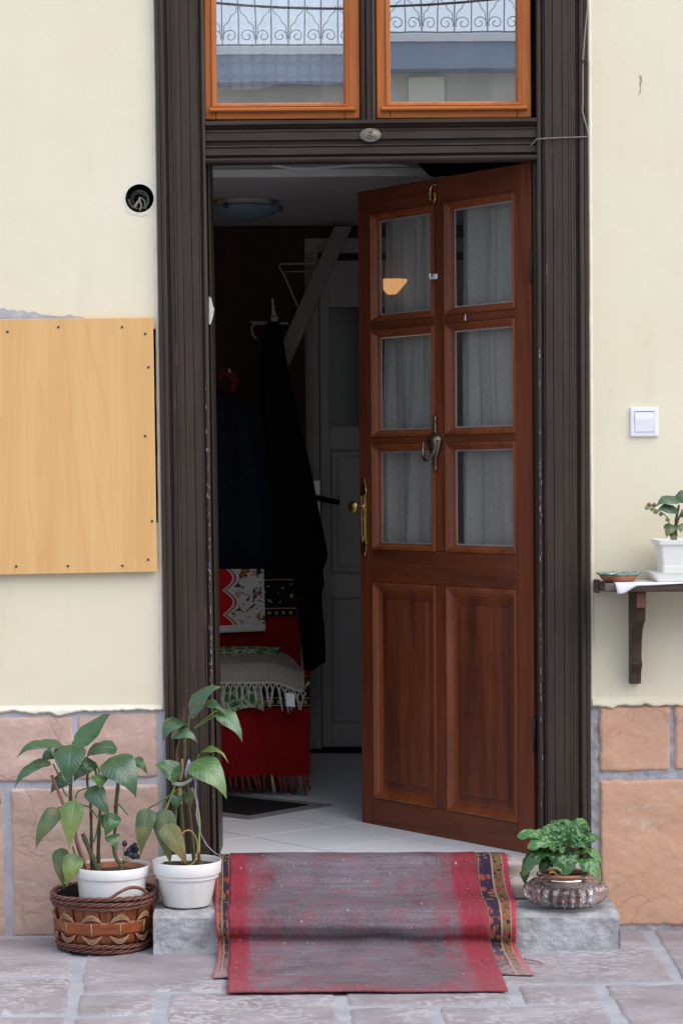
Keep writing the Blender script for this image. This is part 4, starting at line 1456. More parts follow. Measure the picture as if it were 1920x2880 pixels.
for (a, b) in ((C0, C1), (C2, C3)):
    for (z0, z1) in ((RAILS[1][1], RAILS[0][0]), (RAILS[2][1], RAILS[1][0]), (RAILS[3][1], RAILS[2][0])):
        # mouldings narrower above and below than at the sides, as on the photo
        mb = MB()
        vs_ = []
        for ins, y in MOLD:
            iz = ins * 0.78
            vs_ += [(a + ins, y, z0 + iz), (b - ins, y, z0 + iz), (b - ins, y, z1 - iz), (a + ins, y, z1 - iz)]
        fs = []
        for i in range(len(MOLD) - 1):
            for k in range(4):
                k2 = (k + 1) % 4
                fs.append((i * 4 + k, i * 4 + k2, i * 4 + 4 + k2, i * 4 + 4 + k))
        mb.add(vs_, fs)
        obj('moulding', mb, M['door_m'], door, local=True)
        pn = MB().add([(a + 0.026, -0.020, z0 + 0.02), (b - 0.026, -0.020, z0 + 0.02), (b - 0.026, -0.020, z1 - 0.02), (a + 0.026, -0.020, z1 - 0.02)], [(0, 1, 2, 3)])
        pn_o = obj('pane', pn, M['pane_d'], door, local=True)
        bd = MB().ring(a + 0.0275, b - 0.0275, z0 + 0.021, z1 - 0.021, [(0.0, -0.0195), (0.0045, -0.0190), (0.0045, -0.0198)])
        obj('spacer', bd, M['steel'], pn_o, local=True)
    # lower raised panel
    z0, z1 = RAILS[4][1], RAILS[3][0]
    PAN = [(0.0, -0.001), (0.001, 0.003), (0.006, 0.004), (0.010, 0.001), (0.016, -0.003), (0.021, -0.009), (0.026, -0.010), (0.028, -0.016), (0.034, -0.016)]
    obj('moulding', MB().ring(a, b, z0, z1, PAN), M['door_m'], door, local=True)
    obj('panel', MB().ring(a, b, z0, z1, [(0.034, -0.0162), (0.052, -0.0150), (0.056, -0.008), (0.060, -0.007)], fill=True), M['door_v'], door, local=True)
# weather lip on the free edge
obj('rebate_strip', MB().box(DW + 0.0004, DW + 0.012, -DT, -0.02, ZB, ZT - 0.01), M['door_v'], door, local=True, bevel=0.002)
# digit
obj('digit', MB().tube([Vector((0.438 - (p.x), p.y, p.z)) for p in six((0, 1.953), 0.058, 0.006, 1.0)], [0.0022, 0.0030, 0.0036, 0.0044, 0.0048, 0.0046, 0.0040, 0.0034, 0.0040, 0.0044, 0.0036, 0.0030, 0.0022], 10), M['brass'], door, local=True, smooth=True)
# white hook
hk = obj('hook', MB().lathe((0.436, 0.001, 1.703), [(0.012, -0.008), (0.013, 0.0), (0.012, 0.008)], 12, 1.0, 0.3), M['white_plastic'], door, local=True, smooth=True)
obj('hook_arm', MB().tube([(0.438, 0.003, 1.700), (0.436, 0.018, 1.696), (0.432, 0.024, 1.702), (0.430, 0.024, 1.710)], 0.0035, 8), M['white_plastic'], hk, local=True, smooth=True)
# chip on the middle rail
obj('chip', MB().add([(0.29, 0.0006, 1.562), (0.298, 0.0006, 1.561), (0.296, 0.0006, 1.578), (0.293, 0.0006, 1.584)], [(0, 1, 2, 3)]), M['paper'], door, local=True)
# knocker
kx, kz = 0.434, 1.195
kn = obj('knocker', MB().lathe((kx, 0.006, kz), [(0.001, 0.088), (0.005, 0.083), (0.006, 0.074), (0.003, 0.068), (0.005, 0.060), (0.0035, 0.055), (0.008, 0.049), (0.004, 0.043), (0.006, 0.036),
                                              (0.014, 0.028), (0.022, 0.020), (0.0235, 0.010), (0.021, -0.006), (0.016, -0.022), (0.010, -0.036), (0.005, -0.046), (0.004, -0.052),
                                              (0.007, -0.056), (0.004, -0.060), (0.003, -0.066), (0.005, -0.070), (0.005, -0.078), (0.001, -0.086)], 24, 1.35, 0.85), M['old_brass'], door, local=True, smooth=True)
ringp = []
for k in range(21):
    a = math.pi * k / 20
    ringp.append((kx + 0.031 * math.cos(a), 0.024 + 0.016 * math.sin(a), kz + 0.012 - 0.062 * math.sin(a) ** 0.8))
obj('ring', MB().tube(ringp, [0.0028 + 0.0022 * math.sin(math.pi * k / 20) for k in range(21)], 8), M['old_brass'], kn, local=True, smooth=True)
# handle plate and knob
sx = 0.794
outl = []
for (w, z) in ((0.002, 1.095), (0.008, 1.088), (0.006, 1.080), (0.013, 1.070), (0.012, 1.060), (0.015, 1.052), (0.013, 1.046), (0.0135, 0.892), (0.015, 0.886), (0.012, 0.878), (0.013, 0.868), (0.006, 0.858), (0.008, 0.850), (0.002, 0.843)):
    outl.append((w, z))
poly = [(sx + w, z) for w, z in outl] + [(sx - w, z) for w, z in reversed(outl)]
hp = obj('handle_plate', MB().prism(poly, 'y', 0.0005, 0.006), M['brass'], door, local=True, bevel=0.0015)
obj('inset', MB().ring(sx - 0.009, sx + 0.009, 0.90, 1.04, [(0, 0.0062), (0.001, 0.009), (0.003, 0.009), (0.004, 0.0064)]), M['brass'], hp, local=True)
kb = MB()
for i, (yy, r_) in enumerate([(0.006, 0.011), (0.010, 0.008), (0.014, 0.0065), (0.034, 0.0065), (0.037, 0.009), (0.040, 0.018), (0.044, 0.0205), (0.050, 0.019), (0.055, 0.012), (0.057, 0.001)]):
    pass
kb.lathe((0, 0, 0), [(0.011, 0.006), (0.008, 0.010), (0.0065, 0.014), (0.0065, 0.034), (0.009, 0.037), (0.018, 0.040), (0.0205, 0.044), (0.019, 0.050), (0.016, 0.051), (0.014, 0.055), (0.008, 0.056), (0.001, 0.059)], 24,
         fn=lambda a, i, z: 1 + (0.04 * math.cos(a * 14) if i in (5, 6, 7) else 0))
kb.v = [Vector((sx + v.x, v.z, 1.003 + v.y)) for v in kb.v]
obj('knob', kb, M['brass'], hp, local=True, smooth=True)
obj('key_turn', MB().box(sx - 0.006, sx + 0.006, 0.0062, 0.016, 0.892, 0.912), M['brass'], hp, local=True, bevel=0.002)
for zc in (0.35, 1.7):
    obj('hinge', MB().tube([(-0.004, 0.002, zc - 0.05), (-0.004, 0.002, zc + 0.05)], 0.006, 10), M['frame'], door, local=True, smooth=True)

# curtains on the inner side of the panes, in door coordinates turned to world
DM = Matrix.Translation((HX, HY, 0)) @ Matrix.Rotation(math.pi - DA, 4, 'Z')


def door_curtain(s0, s1, zb, zt, label, seed):
    mb = MB()

    def fn(u, v):
        s = lerp(s0, s1, u)
        s += 0.01 * math.sin(v * 4 + seed) * (1 - abs(2 * u - 1))
        f = math.sin(u * 15 + 3.2 * noise.noise(Vector((u * 3, v * 0.9, seed))) + 1.4 * math.sin(v * 2.6 + seed) + seed) * 0.6 + 1.1 * noise.noise(Vector((u * 9, v * 1.6, seed + 4))) + 0.25 * noise.noise(Vector((u * 30, v * 2.5, seed)))
        return DM @ Vector((s, -0.054 - 0.011 * f, lerp(zb, zt, v)))
    mb.grid(fn, 90, 40)
    return tag(obj('door_curtain', mb, M['voile'], smooth=True), label, 'curtain')


door_curtain(0.425, 0.752, 0.82, 1.925, 'white voile curtain behind the panes nearer the brass handle', 1.0)
door_curtain(0.03, 0.378, 0.82, 1.905, 'white voile curtain behind the panes nearer the door hinges', 4.2)

# ================================================================== STEP, SILL, RUG
st = MB()
sx0, sx1 = P(432, 2600, -0.28).x, P(1741, 2600, -0.26).x


def sfn(u, v):
    # v: 0 back of the tread .. 0.5 nosing .. 1 foot
    x = lerp(sx0, sx1, u)
    zt = lerp(-0.094, -0.110, u)
    yf = lerp(-0.292, -0.268, u)
    if v <= 0.5:
        y, z = lerp(0.0, yf, v / 0.5), zt
    else:
        y, z = yf, lerp(zt, GZ - 0.006, (v - 0.5) / 0.5)
    d = abs(v - 0.5)
    r = 0.012 * sm(0.05, 0.0, d)
    n_ = noise.fractal(Vector((x * 22, y * 22, z * 22 + 3)), 0.9, 2, 4)
    return Vector((x, y + r * 0.7 - 0.004 * n_ * (v > 0.5), z - r * 0.7 + 0.004 * n_ * (v <= 0.5)))


st.grid(sfn, 180, 60)
for sx_, u in ((sx0, 0.0), (sx1, 1.0)):
    ptsv = [sfn(u, v / 60) for v in range(61)]
    base = [Vector((p.x, p.y, GZ - 0.006)) for p in ptsv]
    k = len(st.v)
    st.add(ptsv + base, [(i, i + 1, 61 + i + 1, 61 + i) for i in range(60)])
step = tag(obj('door_step', st, M['concrete'], smooth=True), 'rough grey concrete step below the doorway, under the red rug', 'step')
m_ = step.modifiers.new('es', 'EDGE_SPLIT')
m_.split_angle = R(50)
sill = thing('door_sill', 'worn pinkish stone sill between the tiled floor and the concrete step', 'sill', (0.08, 0, -0.05))
xa, xb = P(452, 2450, 0.0).x, RO(0) + 0.01
mb = MB()


def sil(u, v):
    x = lerp(xa, xb, u)
    pr = [(0.018, -0.001), (-0.012, -0.003), (-0.020, -0.010), (-0.022, -0.050), (-0.030, -0.056), (-0.055, -0.060), (-0.060, -0.066), (-0.061, -0.1)]
    i = min(len(pr) - 2, int(v * (len(pr) - 1)))
    t_ = v * (len(pr) - 1) - i
    y, z = lerp(pr[i][0], pr[i + 1][0], t_), lerp(pr[i][1], pr[i + 1][1], t_)
    n_ = noise.fractal(Vector((x * 14, v * 6, 8)), 0.9, 2, 3)
    return Vector((x, y - 0.003 * n_ * sm(0.1, 0.3, v), z))


mb.grid(sil, 150, 28)
obj('stone', mb, M['sill'], sill, smooth=True)


def rug_mat():
    t = NT('worn_red_rug')
    s = t.sep(t.uv)
    u, v = s[0], s[1]
    edge = t.math('MULTIPLY', t.math('ABSOLUTE', t.math('SUBTRACT', u, 0.485)), 2.0)
    nz = t.noise(t.mapping(t.uv, (7, 5, 1)), 1.0, 6, 0.7)
    n2 = t.noise(t.mapping(t.uv, (90, 14, 1)), 1.0, 4, 0.7)
    stp = t.noise(t.mapping(t.uv, (60, 3, 1), (3, 1, 0)), 1.0, 2)
    thr = t.math('ADD', edge, t.math('ADD', t.math('MULTIPLY', t.math('SUBTRACT', nz, 0.5), 0.9), t.math('MULTIPLY', t.math('SUBTRACT', n2, 0.5), 0.5)))
    worn = t.ramp(thr, 0.62, 0.92, 1.0, 0.12)
    end = t.ramp(t.math('ADD', v, t.math('MULTIPLY', t.math('SUBTRACT', nz, 0.5), 0.15)), 0.93, 1.0, 1.0, 0.25)
    worn = t.math('MULTIPLY', worn, end)
    sid = t.ramp(t.math('ADD', edge, t.math('MULTIPLY', t.math('SUBTRACT', n2, 0.5), 0.10)), 0.80, 0.86, 1.0, 0.0)
    blot = t.ramp(t.noise(t.mapping(t.uv, (22, 9, 1), (1, 6, 0)), 1.0, 3, 0.6), 0.54, 0.60, 1.0, 0.25)
    worn = t.math('MAXIMUM', worn, t.math('MULTIPLY', t.math('MULTIPLY', sid, blot), t.ramp(stp, 0.40, 0.6, 0.85, 0.1)))
    worn = t.math('MULTIPLY', worn, sid)
    red = t.mix(t.ramp(n2, 0.3, 0.75), (0.26, 0.026, 0.042), (0.34, 0.060, 0.082))
    red = t.mix(t.ramp(v, 0.55, 0.95, 0.0, 0.5), red, (0.36, 0.115, 0.14))
    red = t.mix(t.ramp(t.noise(t.mapping(t.uv, (5, 8, 1), (2, 2, 0)), 1.0, 6, 0.75), 0.45, 0.70, 0.0, 0.6), red, (0.17, 0.055, 0.062))
    grey = t.mix(t.ramp(t.noise(t.mapping(t.uv, (130, 60, 1)), 1.0, 5, 0.75), 0.35, 0.7), (0.135, 0.105, 0.120), (0.23, 0.195, 0.225))
    dust = t.ramp(t.noise(t.mapping(t.uv, (3, 4, 1), (5, 2, 0)), 1.0, 5, 0.65), 0.42, 0.72)
    grey = t.mix(t.math('MULTIPLY', dust, 0.8), grey, (0.27, 0.235, 0.27))
    dk = t.ramp(t.noise(t.mapping(t.uv, (5, 6, 1), (8, 3, 0)), 1.0, 5, 0.7), 0.50, 0.68)
    dk = t.math('MULTIPLY', dk, t.ramp(edge, 0.35, 0.8, 0.25, 1.0))
    row = t.ramp(t.noise(t.mapping(t.uv, (3, 60, 1), (6, 1, 0)), 1.0, 4, 0.7), 0.35, 0.68, 0.0, 0.55)
    grey = t.mix(row, grey, (0.10, 0.075, 0.080))
    grey = t.mix(dk, grey, (0.062, 0.042, 0.038))
    red = t.mix(t.ramp(t.noise(t.mapping(t.uv, (150, 90, 1), (2, 8, 0)), 1.0, 3, 0.7), 0.55, 0.7, 0.0, 0.6), red, (0.13, 0.03, 0.035))
    blush = t.ramp(t.noise(t.mapping(t.uv, (9, 11, 1), (3, 9, 0)), 1.0, 6, 0.75), 0.48, 0.66, 0.0, 0.55)
    grey = t.mix(blush, grey, (0.26, 0.085, 0.105))
    col = t.mix(worn, red, grey)
    spk = t.ramp(t.noise(t.mapping(t.uv, (230, 190, 1)), 1.0, 2, 0.6), 0.35, 0.65, 0.78, 1.16)
    hv = t.n('ShaderNodeHueSaturation')
    t.link(col, hv.inputs['Color'])
    t.link(spk, hv.inputs['Value'])
    col = hv.outputs[0]
    fleck = t.ramp(t.noise(t.mapping(t.uv, (55, 70, 1), (9, 2, 0)), 1.0, 3, 0.6), 0.68, 0.71)
    col = t.mix(t.math('MULTIPLY', fleck, 0.75), col, (0.58, 0.56, 0.58))
    chev = t.n('ShaderNodeTexChecker')
    t.link(t.mapping(t.uv, (260, 200, 1)), chev.inputs['Vector'])
    chev.inputs['Scale'].default_value = 1.0
    h = t.math('ADD', t.math('MULTIPLY', chev.outputs['Fac'], 0.5), t.noise(t.mapping(t.uv, (300, 300, 1)), 1.0, 3))
    t.bump(h, 0.5, 0.003)
    return t.fin(col, 0.97, 0, 0.08)


def border_mat(n_m):
    t = NT('rug_border')
    s = t.sep(t.uv)
    u, v = s[0], s[1]          # u across the strip 0..1, v along

    def between(a, b):
        return t.math('MULTIPLY', t.math('GREATER_THAN', u, a), t.math('LESS_THAN', u, b))
    base = t.mix(t.ramp(t.noise(t.mapping(t.uv, (9, 90, 1)), 1.0, 4), 0.3, 0.7), (0.36, 0.035, 0.06), (0.48, 0.08, 0.12))
    col = base
    vo = t.n('ShaderNodeTexVoronoi')
    t.link(t.mapping(t.uv, (4.2, n_m, 1)), vo.inputs['Vector'])
    vo.inputs['Scale'].default_value = 1.0
    vo.inputs['Randomness'].default_value = 0.7
    mot = t.ramp(t.math('ADD', vo.outputs['Distance'], t.math('MULTIPLY', t.noise(t.mapping(t.uv, (14, 110, 1)), 1.0, 3), 0.7)), 0.72, 0.80, 1.0, 0.0)
    mc = t.mix(t.ramp(vo.outputs['Color'], 0.35, 0.55), (0.30, 0.17, 0.05), (0.33, 0.07, 0.05))
    navy = t.mix(mot, (0.045, 0.030, 0.055), mc)
    v2 = t.n('ShaderNodeTexVoronoi')
    t.link(t.mapping(t.uv, (6, n_m * 2.0, 1), (2, 3, 0)), v2.inputs['Vector'])
    v2.inputs['Scale'].default_value = 1.0
    m2 = t.ramp(t.math('ADD', v2.outputs['Distance'], t.math('MULTIPLY', t.noise(t.mapping(t.uv, (22, 150, 1)), 1.0, 3), 0.7)), 0.74, 0.82, 1.0, 0.0)
    oliv = t.mix(m2, (0.19, 0.135, 0.06), t.mix(t.ramp(v2.outputs['Color'], 0.4, 0.5), (0.03, 0.03, 0.04), (0.30, 0.04, 0.04)))
    col = t.mix(between(0.03, 0.44), col, navy)
    col = t.mix(between(0.50, 0.80), col, oliv)
    col = t.mix(t.math('ADD', between(0.44, 0.50), t.math('ADD', between(0.0, 0.04), between(0.80, 0.83))), col, (0.34, 0.25, 0.20))
    dust = t.math('MULTIPLY', t.ramp(v, 0.66, 0.95), t.ramp(t.noise(t.mapping(t.uv, (4, 30, 1)), 1.0, 4), 0.3, 0.7, 0.25, 0.75))
    col = t.mix(dust, col, (0.40, 0.31, 0.32))
    t.bump(t.noise(t.mapping(t.uv, (60, 500, 1)), 1.0, 3), 0.6, 0.003)
    return t.fin(col, 0.97, 0, 0.08)


RPROF = [(0.075, 0.004), (0.02, 0.006), (-0.012, 0.004), (-0.030, -0.012), (-0.044, -0.040), (-0.068, -0.062), (-0.10, -0.082), (-0.17, -0.088), (-0.24, -0.086), (-0.290, -0.090), (-0.322, -0.106),
         (-0.333, -0.128), (-0.326, -0.148), (-0.311, -0.163), (-0.310, -0.174), (-0.330, -0.183), (-0.385, -0.190), (-0.50, -0.1975), (-0.64, -0.1985), (-0.80, -0.199)]
RD = [0]
for i in range(1, len(RPROF)):
    RD.append(RD[-1] + math.hypot(RPROF[i][0] - RPROF[i - 1][0], RPROF[i][1] - RPROF[i - 1][1]))
RL = RD[-1]


def rug_pt(x, s, seed=0.0, lift=0.0):
    y, z = along(RPROF, RD, s / RL)
    w = noise.noise(Vector((x * 4.2, s * 3.0, 2.2))) + 0.45 * noise.noise(Vector((x * 11 + s * 5, s * 8.0, 6.1)))
    fold = math.exp(-((z + 0.16) / 0.02) ** 2)
    y += fold * 0.010 * noise.noise(Vector((x * 5, 1.5, 0))) + 0.004 * w
    z += 0.003 * w + fold * 0.010 * noise.noise(Vector((x * 6.5, 4.5, 0))) + lift
    if s > RL * 0.58:
        z = max(z, -0.2015)
    # bulge above the nosing
    z += 0.006 * math.exp(-((y + 0.2) / 0.05) ** 2) * (0.5 + w)
    return Vector((x, y, z))


def xl_f(s):
    return lerp(P(646, 2420, 0.05).x, G(637, 2808, GZ).x, s / RL)


def xr_f(s):
    return lerp(P(1334, 2413, 0.05).x, G(1428, 2796, GZ).x, sm(0, 1, s / RL) * 0.5 + 0.5 * s / RL)


rug = thing('runner_rug', 'worn red rug with a grey trodden centre hanging over the step', 'rug', (0.05, -0.4, -0.2))
mb = MB()


def rfn(u, v):
    s = v * RL
    if v > 0.985:
        s -= 0.006 * abs(noise.noise(Vector((u * 30, 2, 1))))
    x = lerp(xl_f(s), xr_f(s), u)
    x += 0.004 * noise.noise(Vector((s * 14, u * 2, 5))) * (abs(u - 0.5) > 0.49)
    return rug_pt(x, s, lift=0.0025)


mb.grid(rfn, 110, 170)
obj('field', mb, rug_mat(), rug, smooth=True, solid=0.006)
BM = border_mat(30)


def border(side, s_end):
    mb = MB()

    def fn(u, v):
        s = v * s_end
        if side > 0:
            a = xr_f(s) + 0.001
            b = lerp(P(1419, 2413, 0.05).x, P(1494, 2756, -0.62).x, s / s_end) + 0.010 * math.sin(s * 9) * sm(0.1, 0.3, s)
        else:
            a = xl_f(s) - 0.001
            b = lerp(P(612, 2420, 0.05).x, P(600, 2765, -0.62).x, s / s_end) - 0.006 * math.sin(s * 8)
        x = lerp(a, b, u)
        if u > 0.97:
            x += 0.003 * side * noise.noise(Vector((s * 120, 3, side)))
        p = rug_pt(x, s, lift=0.0)
        p.z -= 0.004 * u * (v > 0.1)
        p.z += 0.006 * math.sin(s * 20 + side) * u * sm(0.55, 1.0, v) * 0.5
        p.z = max(p.z, GZ + 0.004) if p.y < -0.32 else p.z
        return p
    mb.grid(fn, 14, 110)
    return obj('border_strip', mb, BM, rug, smooth=True, solid=0.004)


border(1, RL * 0.80)
border(-1, RL * 0.81)
for th in ([(1450, 2590), (1452, 2640), (1448, 2675), (1440, 2690), (1400, 2686), (1340, 2684)], [(1455, 2695), (1480, 2702), (1510, 2706), (1526, 2714), (1515, 2716), (1480, 2712)]):
    y_of = lambda py: -0.34 if py < 2680 else G(1450, py, GZ).y
    obj('loose_thread', MB().tube([P(x, y, y_of(y)) + Vector((0, -0.004, 0.004)) for x, y in th], 0.0012, 5), M['thread'], rug, smooth=True)
for k in range(26):
    u = random.random()
    s = RL * 0.80 * random.random()
    x = lerp(P(1419, 2413, 0.05).x, P(1494, 2756, -0.62).x, s / (RL * 0.8)) + 0.010 * math.sin(s * 9) * sm(0.1, 0.3, s)
    p = rug_pt(x - 0.002, s)
    obj('loose_thread', MB().tube([p, p + Vector((0.006, -0.001, 0.001)), p + Vector((random.uniform(0.008, 0.014), random.uniform(-0.006, 0.004), random.uniform(-0.003, 0.004)))], 0.0008, 4), M['thread'], rug)

# ================================================================== BOARD ON THE LEFT WALL
bl = thing('wall_board', 'beech laminate board screwed over a gap in the plaster wall', 'board', P(200, 1610, -0.01))
a, b, c, d = P(-280, 1622, -0.028), P(441, 1608, -0.028), P(430, 893, -0.028), P(-280, 901, -0.028)
mb = MB()
vs_ = [a, b, c, d] + [q + Vector((0, 0.018, 0)) for q in (a, b, c, d)]
mb.add(vs_, [(0, 1, 2, 3), (7, 6, 5, 4), (0, 4, 5, 1), (1, 5, 6, 2), (2, 6, 7, 3), (3, 7, 4, 0)])
obj('panel', mb, M['laminate'], bl, bevel=0.0012)
for px_ in (395, 40):
    q0, q1 = P(px_, 1598, -0.006), P(px_ - 8, 905, -0.006)
    obj('batten', MB().bar(q0, q1, 0.03, 0.007, (0, 1, 0)), M['shelf_wood'], bl)
for (x, y) in ((22, 933), (165, 920), (344, 920), (409, 939), (418, 1033), (409, 1226), (428, 1466), (417, 1574), (345, 1591), (192, 1592), (47, 1593), (-150, 925), (-150, 1594)):
    p = P(x, y, -0.0285)
    s_ = obj('screw', MB().lathe((0, 0, 0), [(0.0001, 0.0004), (0.0016, 0.0002), (0.0034, 0.0012), (0.0038, 0.0005), (0.0038, -0.001)], 12), M['screw'], bl, smooth=True, local=True)
    s_.data.transform(Matrix.Translation(p - wloc(bl)) @ Matrix.Rotation(R(90), 4, 'X'))

# cables in the round hole
cb = thing('junction_cables', 'coiled cables inside the round hole in the plaster by the door frame', 'cables', hc + Vector((0, 0.02, 0)))
for k in range(7):
    pts = []
    r0 = random.uniform(0.018, 0.034)
    ph = random.uniform(0, 6)
    for i in range(22):
        a = ph + i * 0.33
        pts.append((hc.x - 0.004 + r0 * math.cos(a) * (1 - 0.012 * i), 0.012 + 0.0011 * i + 0.003 * k % 0.02, hc.z + r0 * math.sin(a) * (1 - 0.008 * i)))
    obj('cable', MB().tube(pts, 0.0017, 6), M['cable_grey'] if k % 2 else M['cable_dark'], cb, smooth=True)
for q in ([(-0.012, -0.028), (-0.010, -0.012), (0.002, 0.004), (0.012, -0.004), (0.014, -0.022), (0.020, -0.034)], [(-0.020, -0.026), (-0.012, -0.016), (-0.004, -0.010), (-0.002, 0.006)], [(0.0, -0.036), (0.004, -0.018), (-0.002, 0.002)]):
    obj('cable', MB().tube([(hc.x + x, 0.006 + 0.004 * i, hc.z + z) for i, (x, z) in enumerate(q)], 0.0022, 7), M['cable_tan'], cb, smooth=True)

# cable tacked along the right casing
rcab = thing('loose_cable', 'thin grey cable hanging beside the door frame and crossing it to the right', 'cable', P(1650, 380, -0.03))
v_pts = [(1651, -30), (1651, 20), (1648, 50), (1644, 85), (1640, 140), (1638, 172), (1638, 230), (1638, 290), (1636, 310), (1642, 335), (1650, 360), (1653, 384)]
obj('vertical_run', MB().tube([P(x, y, -0.027) for x, y in v_pts], 0.0019, 7), M['cable_tan'], rcab, smooth=True)
h_pts = [(1653, 384), (1620, 386), (1580, 387), (1545, 389), (1520, 390), (1508, 391), (1500, 400), (1490, 410)]
obj('cross_run', MB().tube([P(x, y, -0.026 if x > 1503 else -0.012) for x, y in h_pts], 0.0019, 7), M['cable_grey'], rcab, smooth=True)
obj('knot', MB().tube([P(x, y, -0.028) for x, y in ((1635, 172), (1642, 169), (1650, 174), (1644, 178), (1637, 175))], 0.0022, 6), M['cable_dark'], rcab, smooth=True)

# ================================================================== LIGHT SWITCH
q0, q1 = P(1771, 1228, 0), P(1848, 1146, 0)
sw = thing('light_switch', 'white square light switch on the plaster right of the door', 'switch', ((q0.x + q1.x) / 2, 0, q0.z))
obj('frame', MB().ring(q0.x, q1.x, q0.z, q1.z, [(0, 0.0), (0, -0.006), (0.001, -0.008), (0.010, -0.009), (0.0112, -0.0075)]), M['white_plastic'], sw)
r0, r1 = P(1783, 1215, 0), P(1837, 1159, 0)
mb = MB().add([(r0.x, -0.0078, r0.z), (r1.x, -0.0078, r0.z), (r1.x, -0.0105, (r0.z + r1.z) / 2 + 0.008), (r0.x, -0.0105, (r0.z + r1.z) / 2 + 0.008), (r1.x, -0.0085, r1.z), (r0.x, -0.0085, r1.z),
               (r0.x, -0.001, r0.z), (r1.x, -0.001, r0.z), (r1.x, -0.001, r1.z), (r0.x, -0.001, r1.z)],
              [(0, 1, 2, 3), (3, 2, 4, 5), (0, 6, 7, 1), (1, 7, 8, 4, 2), (4, 8, 9, 5), (5, 9, 6, 0, 3)])
obj('rocker', mb, M['white_plastic'], sw, bevel=0.0008)
obj('back_plate', MB().box(q0.x + 0.004, q1.x - 0.004, -0.0065, -0.0005, q0.z + 0.004, q1.z - 0.004), M['mat_grey'], sw)

# ================================================================== SHELF
SY = -0.20
szt = P(1760, 1641, SY).z
sxl = P(1672, 1630, -0.01).x
sth = 0.024
shelf = thing('wall_shelf', 'weathered dark wooden shelf on a carved bracket right of the door', 'shelf', (0.95, -0.1, szt - sth))
sc_x = P(1706, 1650, SY).x
poly = [(sxl, -0.002), (sxl + 0.002, -0.10), (sxl + 0.008, -0.16), (sc_x - 0.006, SY + 0.004), (sc_x + 0.012, SY), (2.0, SY), (2.0, -0.002)]
bo = obj('shelf_board', MB().prism(poly, 'z', szt - sth, szt), M['shelf_wood'], shelf, bevel=0.004)
obj('edge_lath', MB().box(sxl - 0.003, sxl + 0.010, -0.05, -0.001, szt - 0.034, szt + 0.004), M['shelf_wood'], shelf, bevel=0.002)


def bracket(px_c):
    x0 = P(px_c, 1750, -0.02).x
    x1 = x0 + 0.030
    zt = szt - sth - 0.0005
    zpx = lambda py: P(px_c, py, -0.05).z
    arm = [(-0.001, zt), (-0.165, zt), (-0.165, zpx(1705)), (-0.150, zpx(1707)), (-0.145, zpx(1742)), (-0.120, zpx(1750)), (-0.085, zpx(1772)), (-0.068, zpx(1802)), (-0.060, zpx(1832)), (-0.058, zpx(1850)),
           (-0.066, zpx(1853)), (-0.074, zpx(1864)), (-0.070, zpx(1878)), (-0.056, zpx(1884)), (-0.048, zpx(1896)), (-0.042, zpx(1924)), (-0.001, zpx(1928))]
    o = obj('bracket', MB().prism(arm, 'x', x0, x1), M['bracket'], shelf, bevel=0.003)
    obj('end_block', MB().box(x0 + 0.002, x1 - 0.001, -0.172, -0.1655, zpx(1703), zt - 0.002), M['bracket_cut'], o, bevel=0.002)
    return o


bracket(1768)
bracket(2330)
# paper under the pots
pp = [(1722, 1642), (1735, 1668), (1760, 1660), (1800, 1655), (1870, 1654), (1885, 1646), (1930, 1647), (1990, 1648)]
mb = MB()


def pfn(u, v):
    x = lerp(P(1716, 1640, -0.1).x, 1.3, u)
    drop = 0.022 * sm(0.11, 0.02, u) + 0.006 * sm(0.40, 0.1, u) + 0.002
    if v < 0.7:
        return Vector((x, lerp(-0.03, SY - 0.0015, v / 0.7), szt + 0.0015))
    k = (v - 0.7) / 0.3
    return Vector((x + 0.006 * k * (1 - u), SY - 0.003 - 0.004 * math.sin(k * 2.5), szt + 0.0015 - drop * k))


mb.grid(pfn, 60, 24)
tag(obj('shelf_paper', mb, M['paper'], smooth=True, solid=0.0006), 'white paper sheet folded over the edge of the shelf', 'paper')

# scalloped clay dish
dc = P(1738, 1636, -0.115)
dc.z = szt + 0.0025
dish = thing('clay_dish', 'small clay dish with green glazed wavy rim on the shelf', 'dish', dc)
sc_f = lambda a, i, z: 1 + (0.04 * math.cos(a * 11) if z > 0.016 else 0)
obj('bowl', MB().lathe(dc, [(0.040, 0.0), (0.044, 0.002), (0.053, 0.014), (0.054, 0.017), (0.050, 0.017), (0.038, 0.006), (0.001, 0.005)], 44), M['terracotta'], dish, smooth=True)
rim_m = pm('green_glaze', (0.10, 0.22, 0.17), (0.30, 0.36, 0.30), 60, rough=0.15, spots=[((0.30, 0.13, 0.08), 60, (1, 1, 1), 0.60, 0.05)])
mb = MB()
vs_, fs = [], []
N = 88
for i, (r_, z) in enumerate([(0.050, 0.0165), (0.058, 0.0185), (0.062, 0.0225), (0.0605, 0.0245), (0.055, 0.0215), (0.046, 0.016), (0.034, 0.010)]):
    for k in range(N):
        a = 2 * math.pi * k / N
        m = 1 + 0.035 * math.cos(a * 11) * (i in (1, 2, 3))
        vs_.append(dc + Vector((r_ * m * math.cos(a), r_ * m * math.sin(a), z + 0.0016 * math.cos(a * 11) * (i in (2, 3)))))
for i in range(6):
    for k in range(N):
        k2 = (k + 1) % N
        fs.append((i * N + k, i * N + k2, (i + 1) * N + k2, (i + 1) * N + k))
mb.add(vs_, fs)
obj('rim', mb, rim_m, dish, smooth=True)
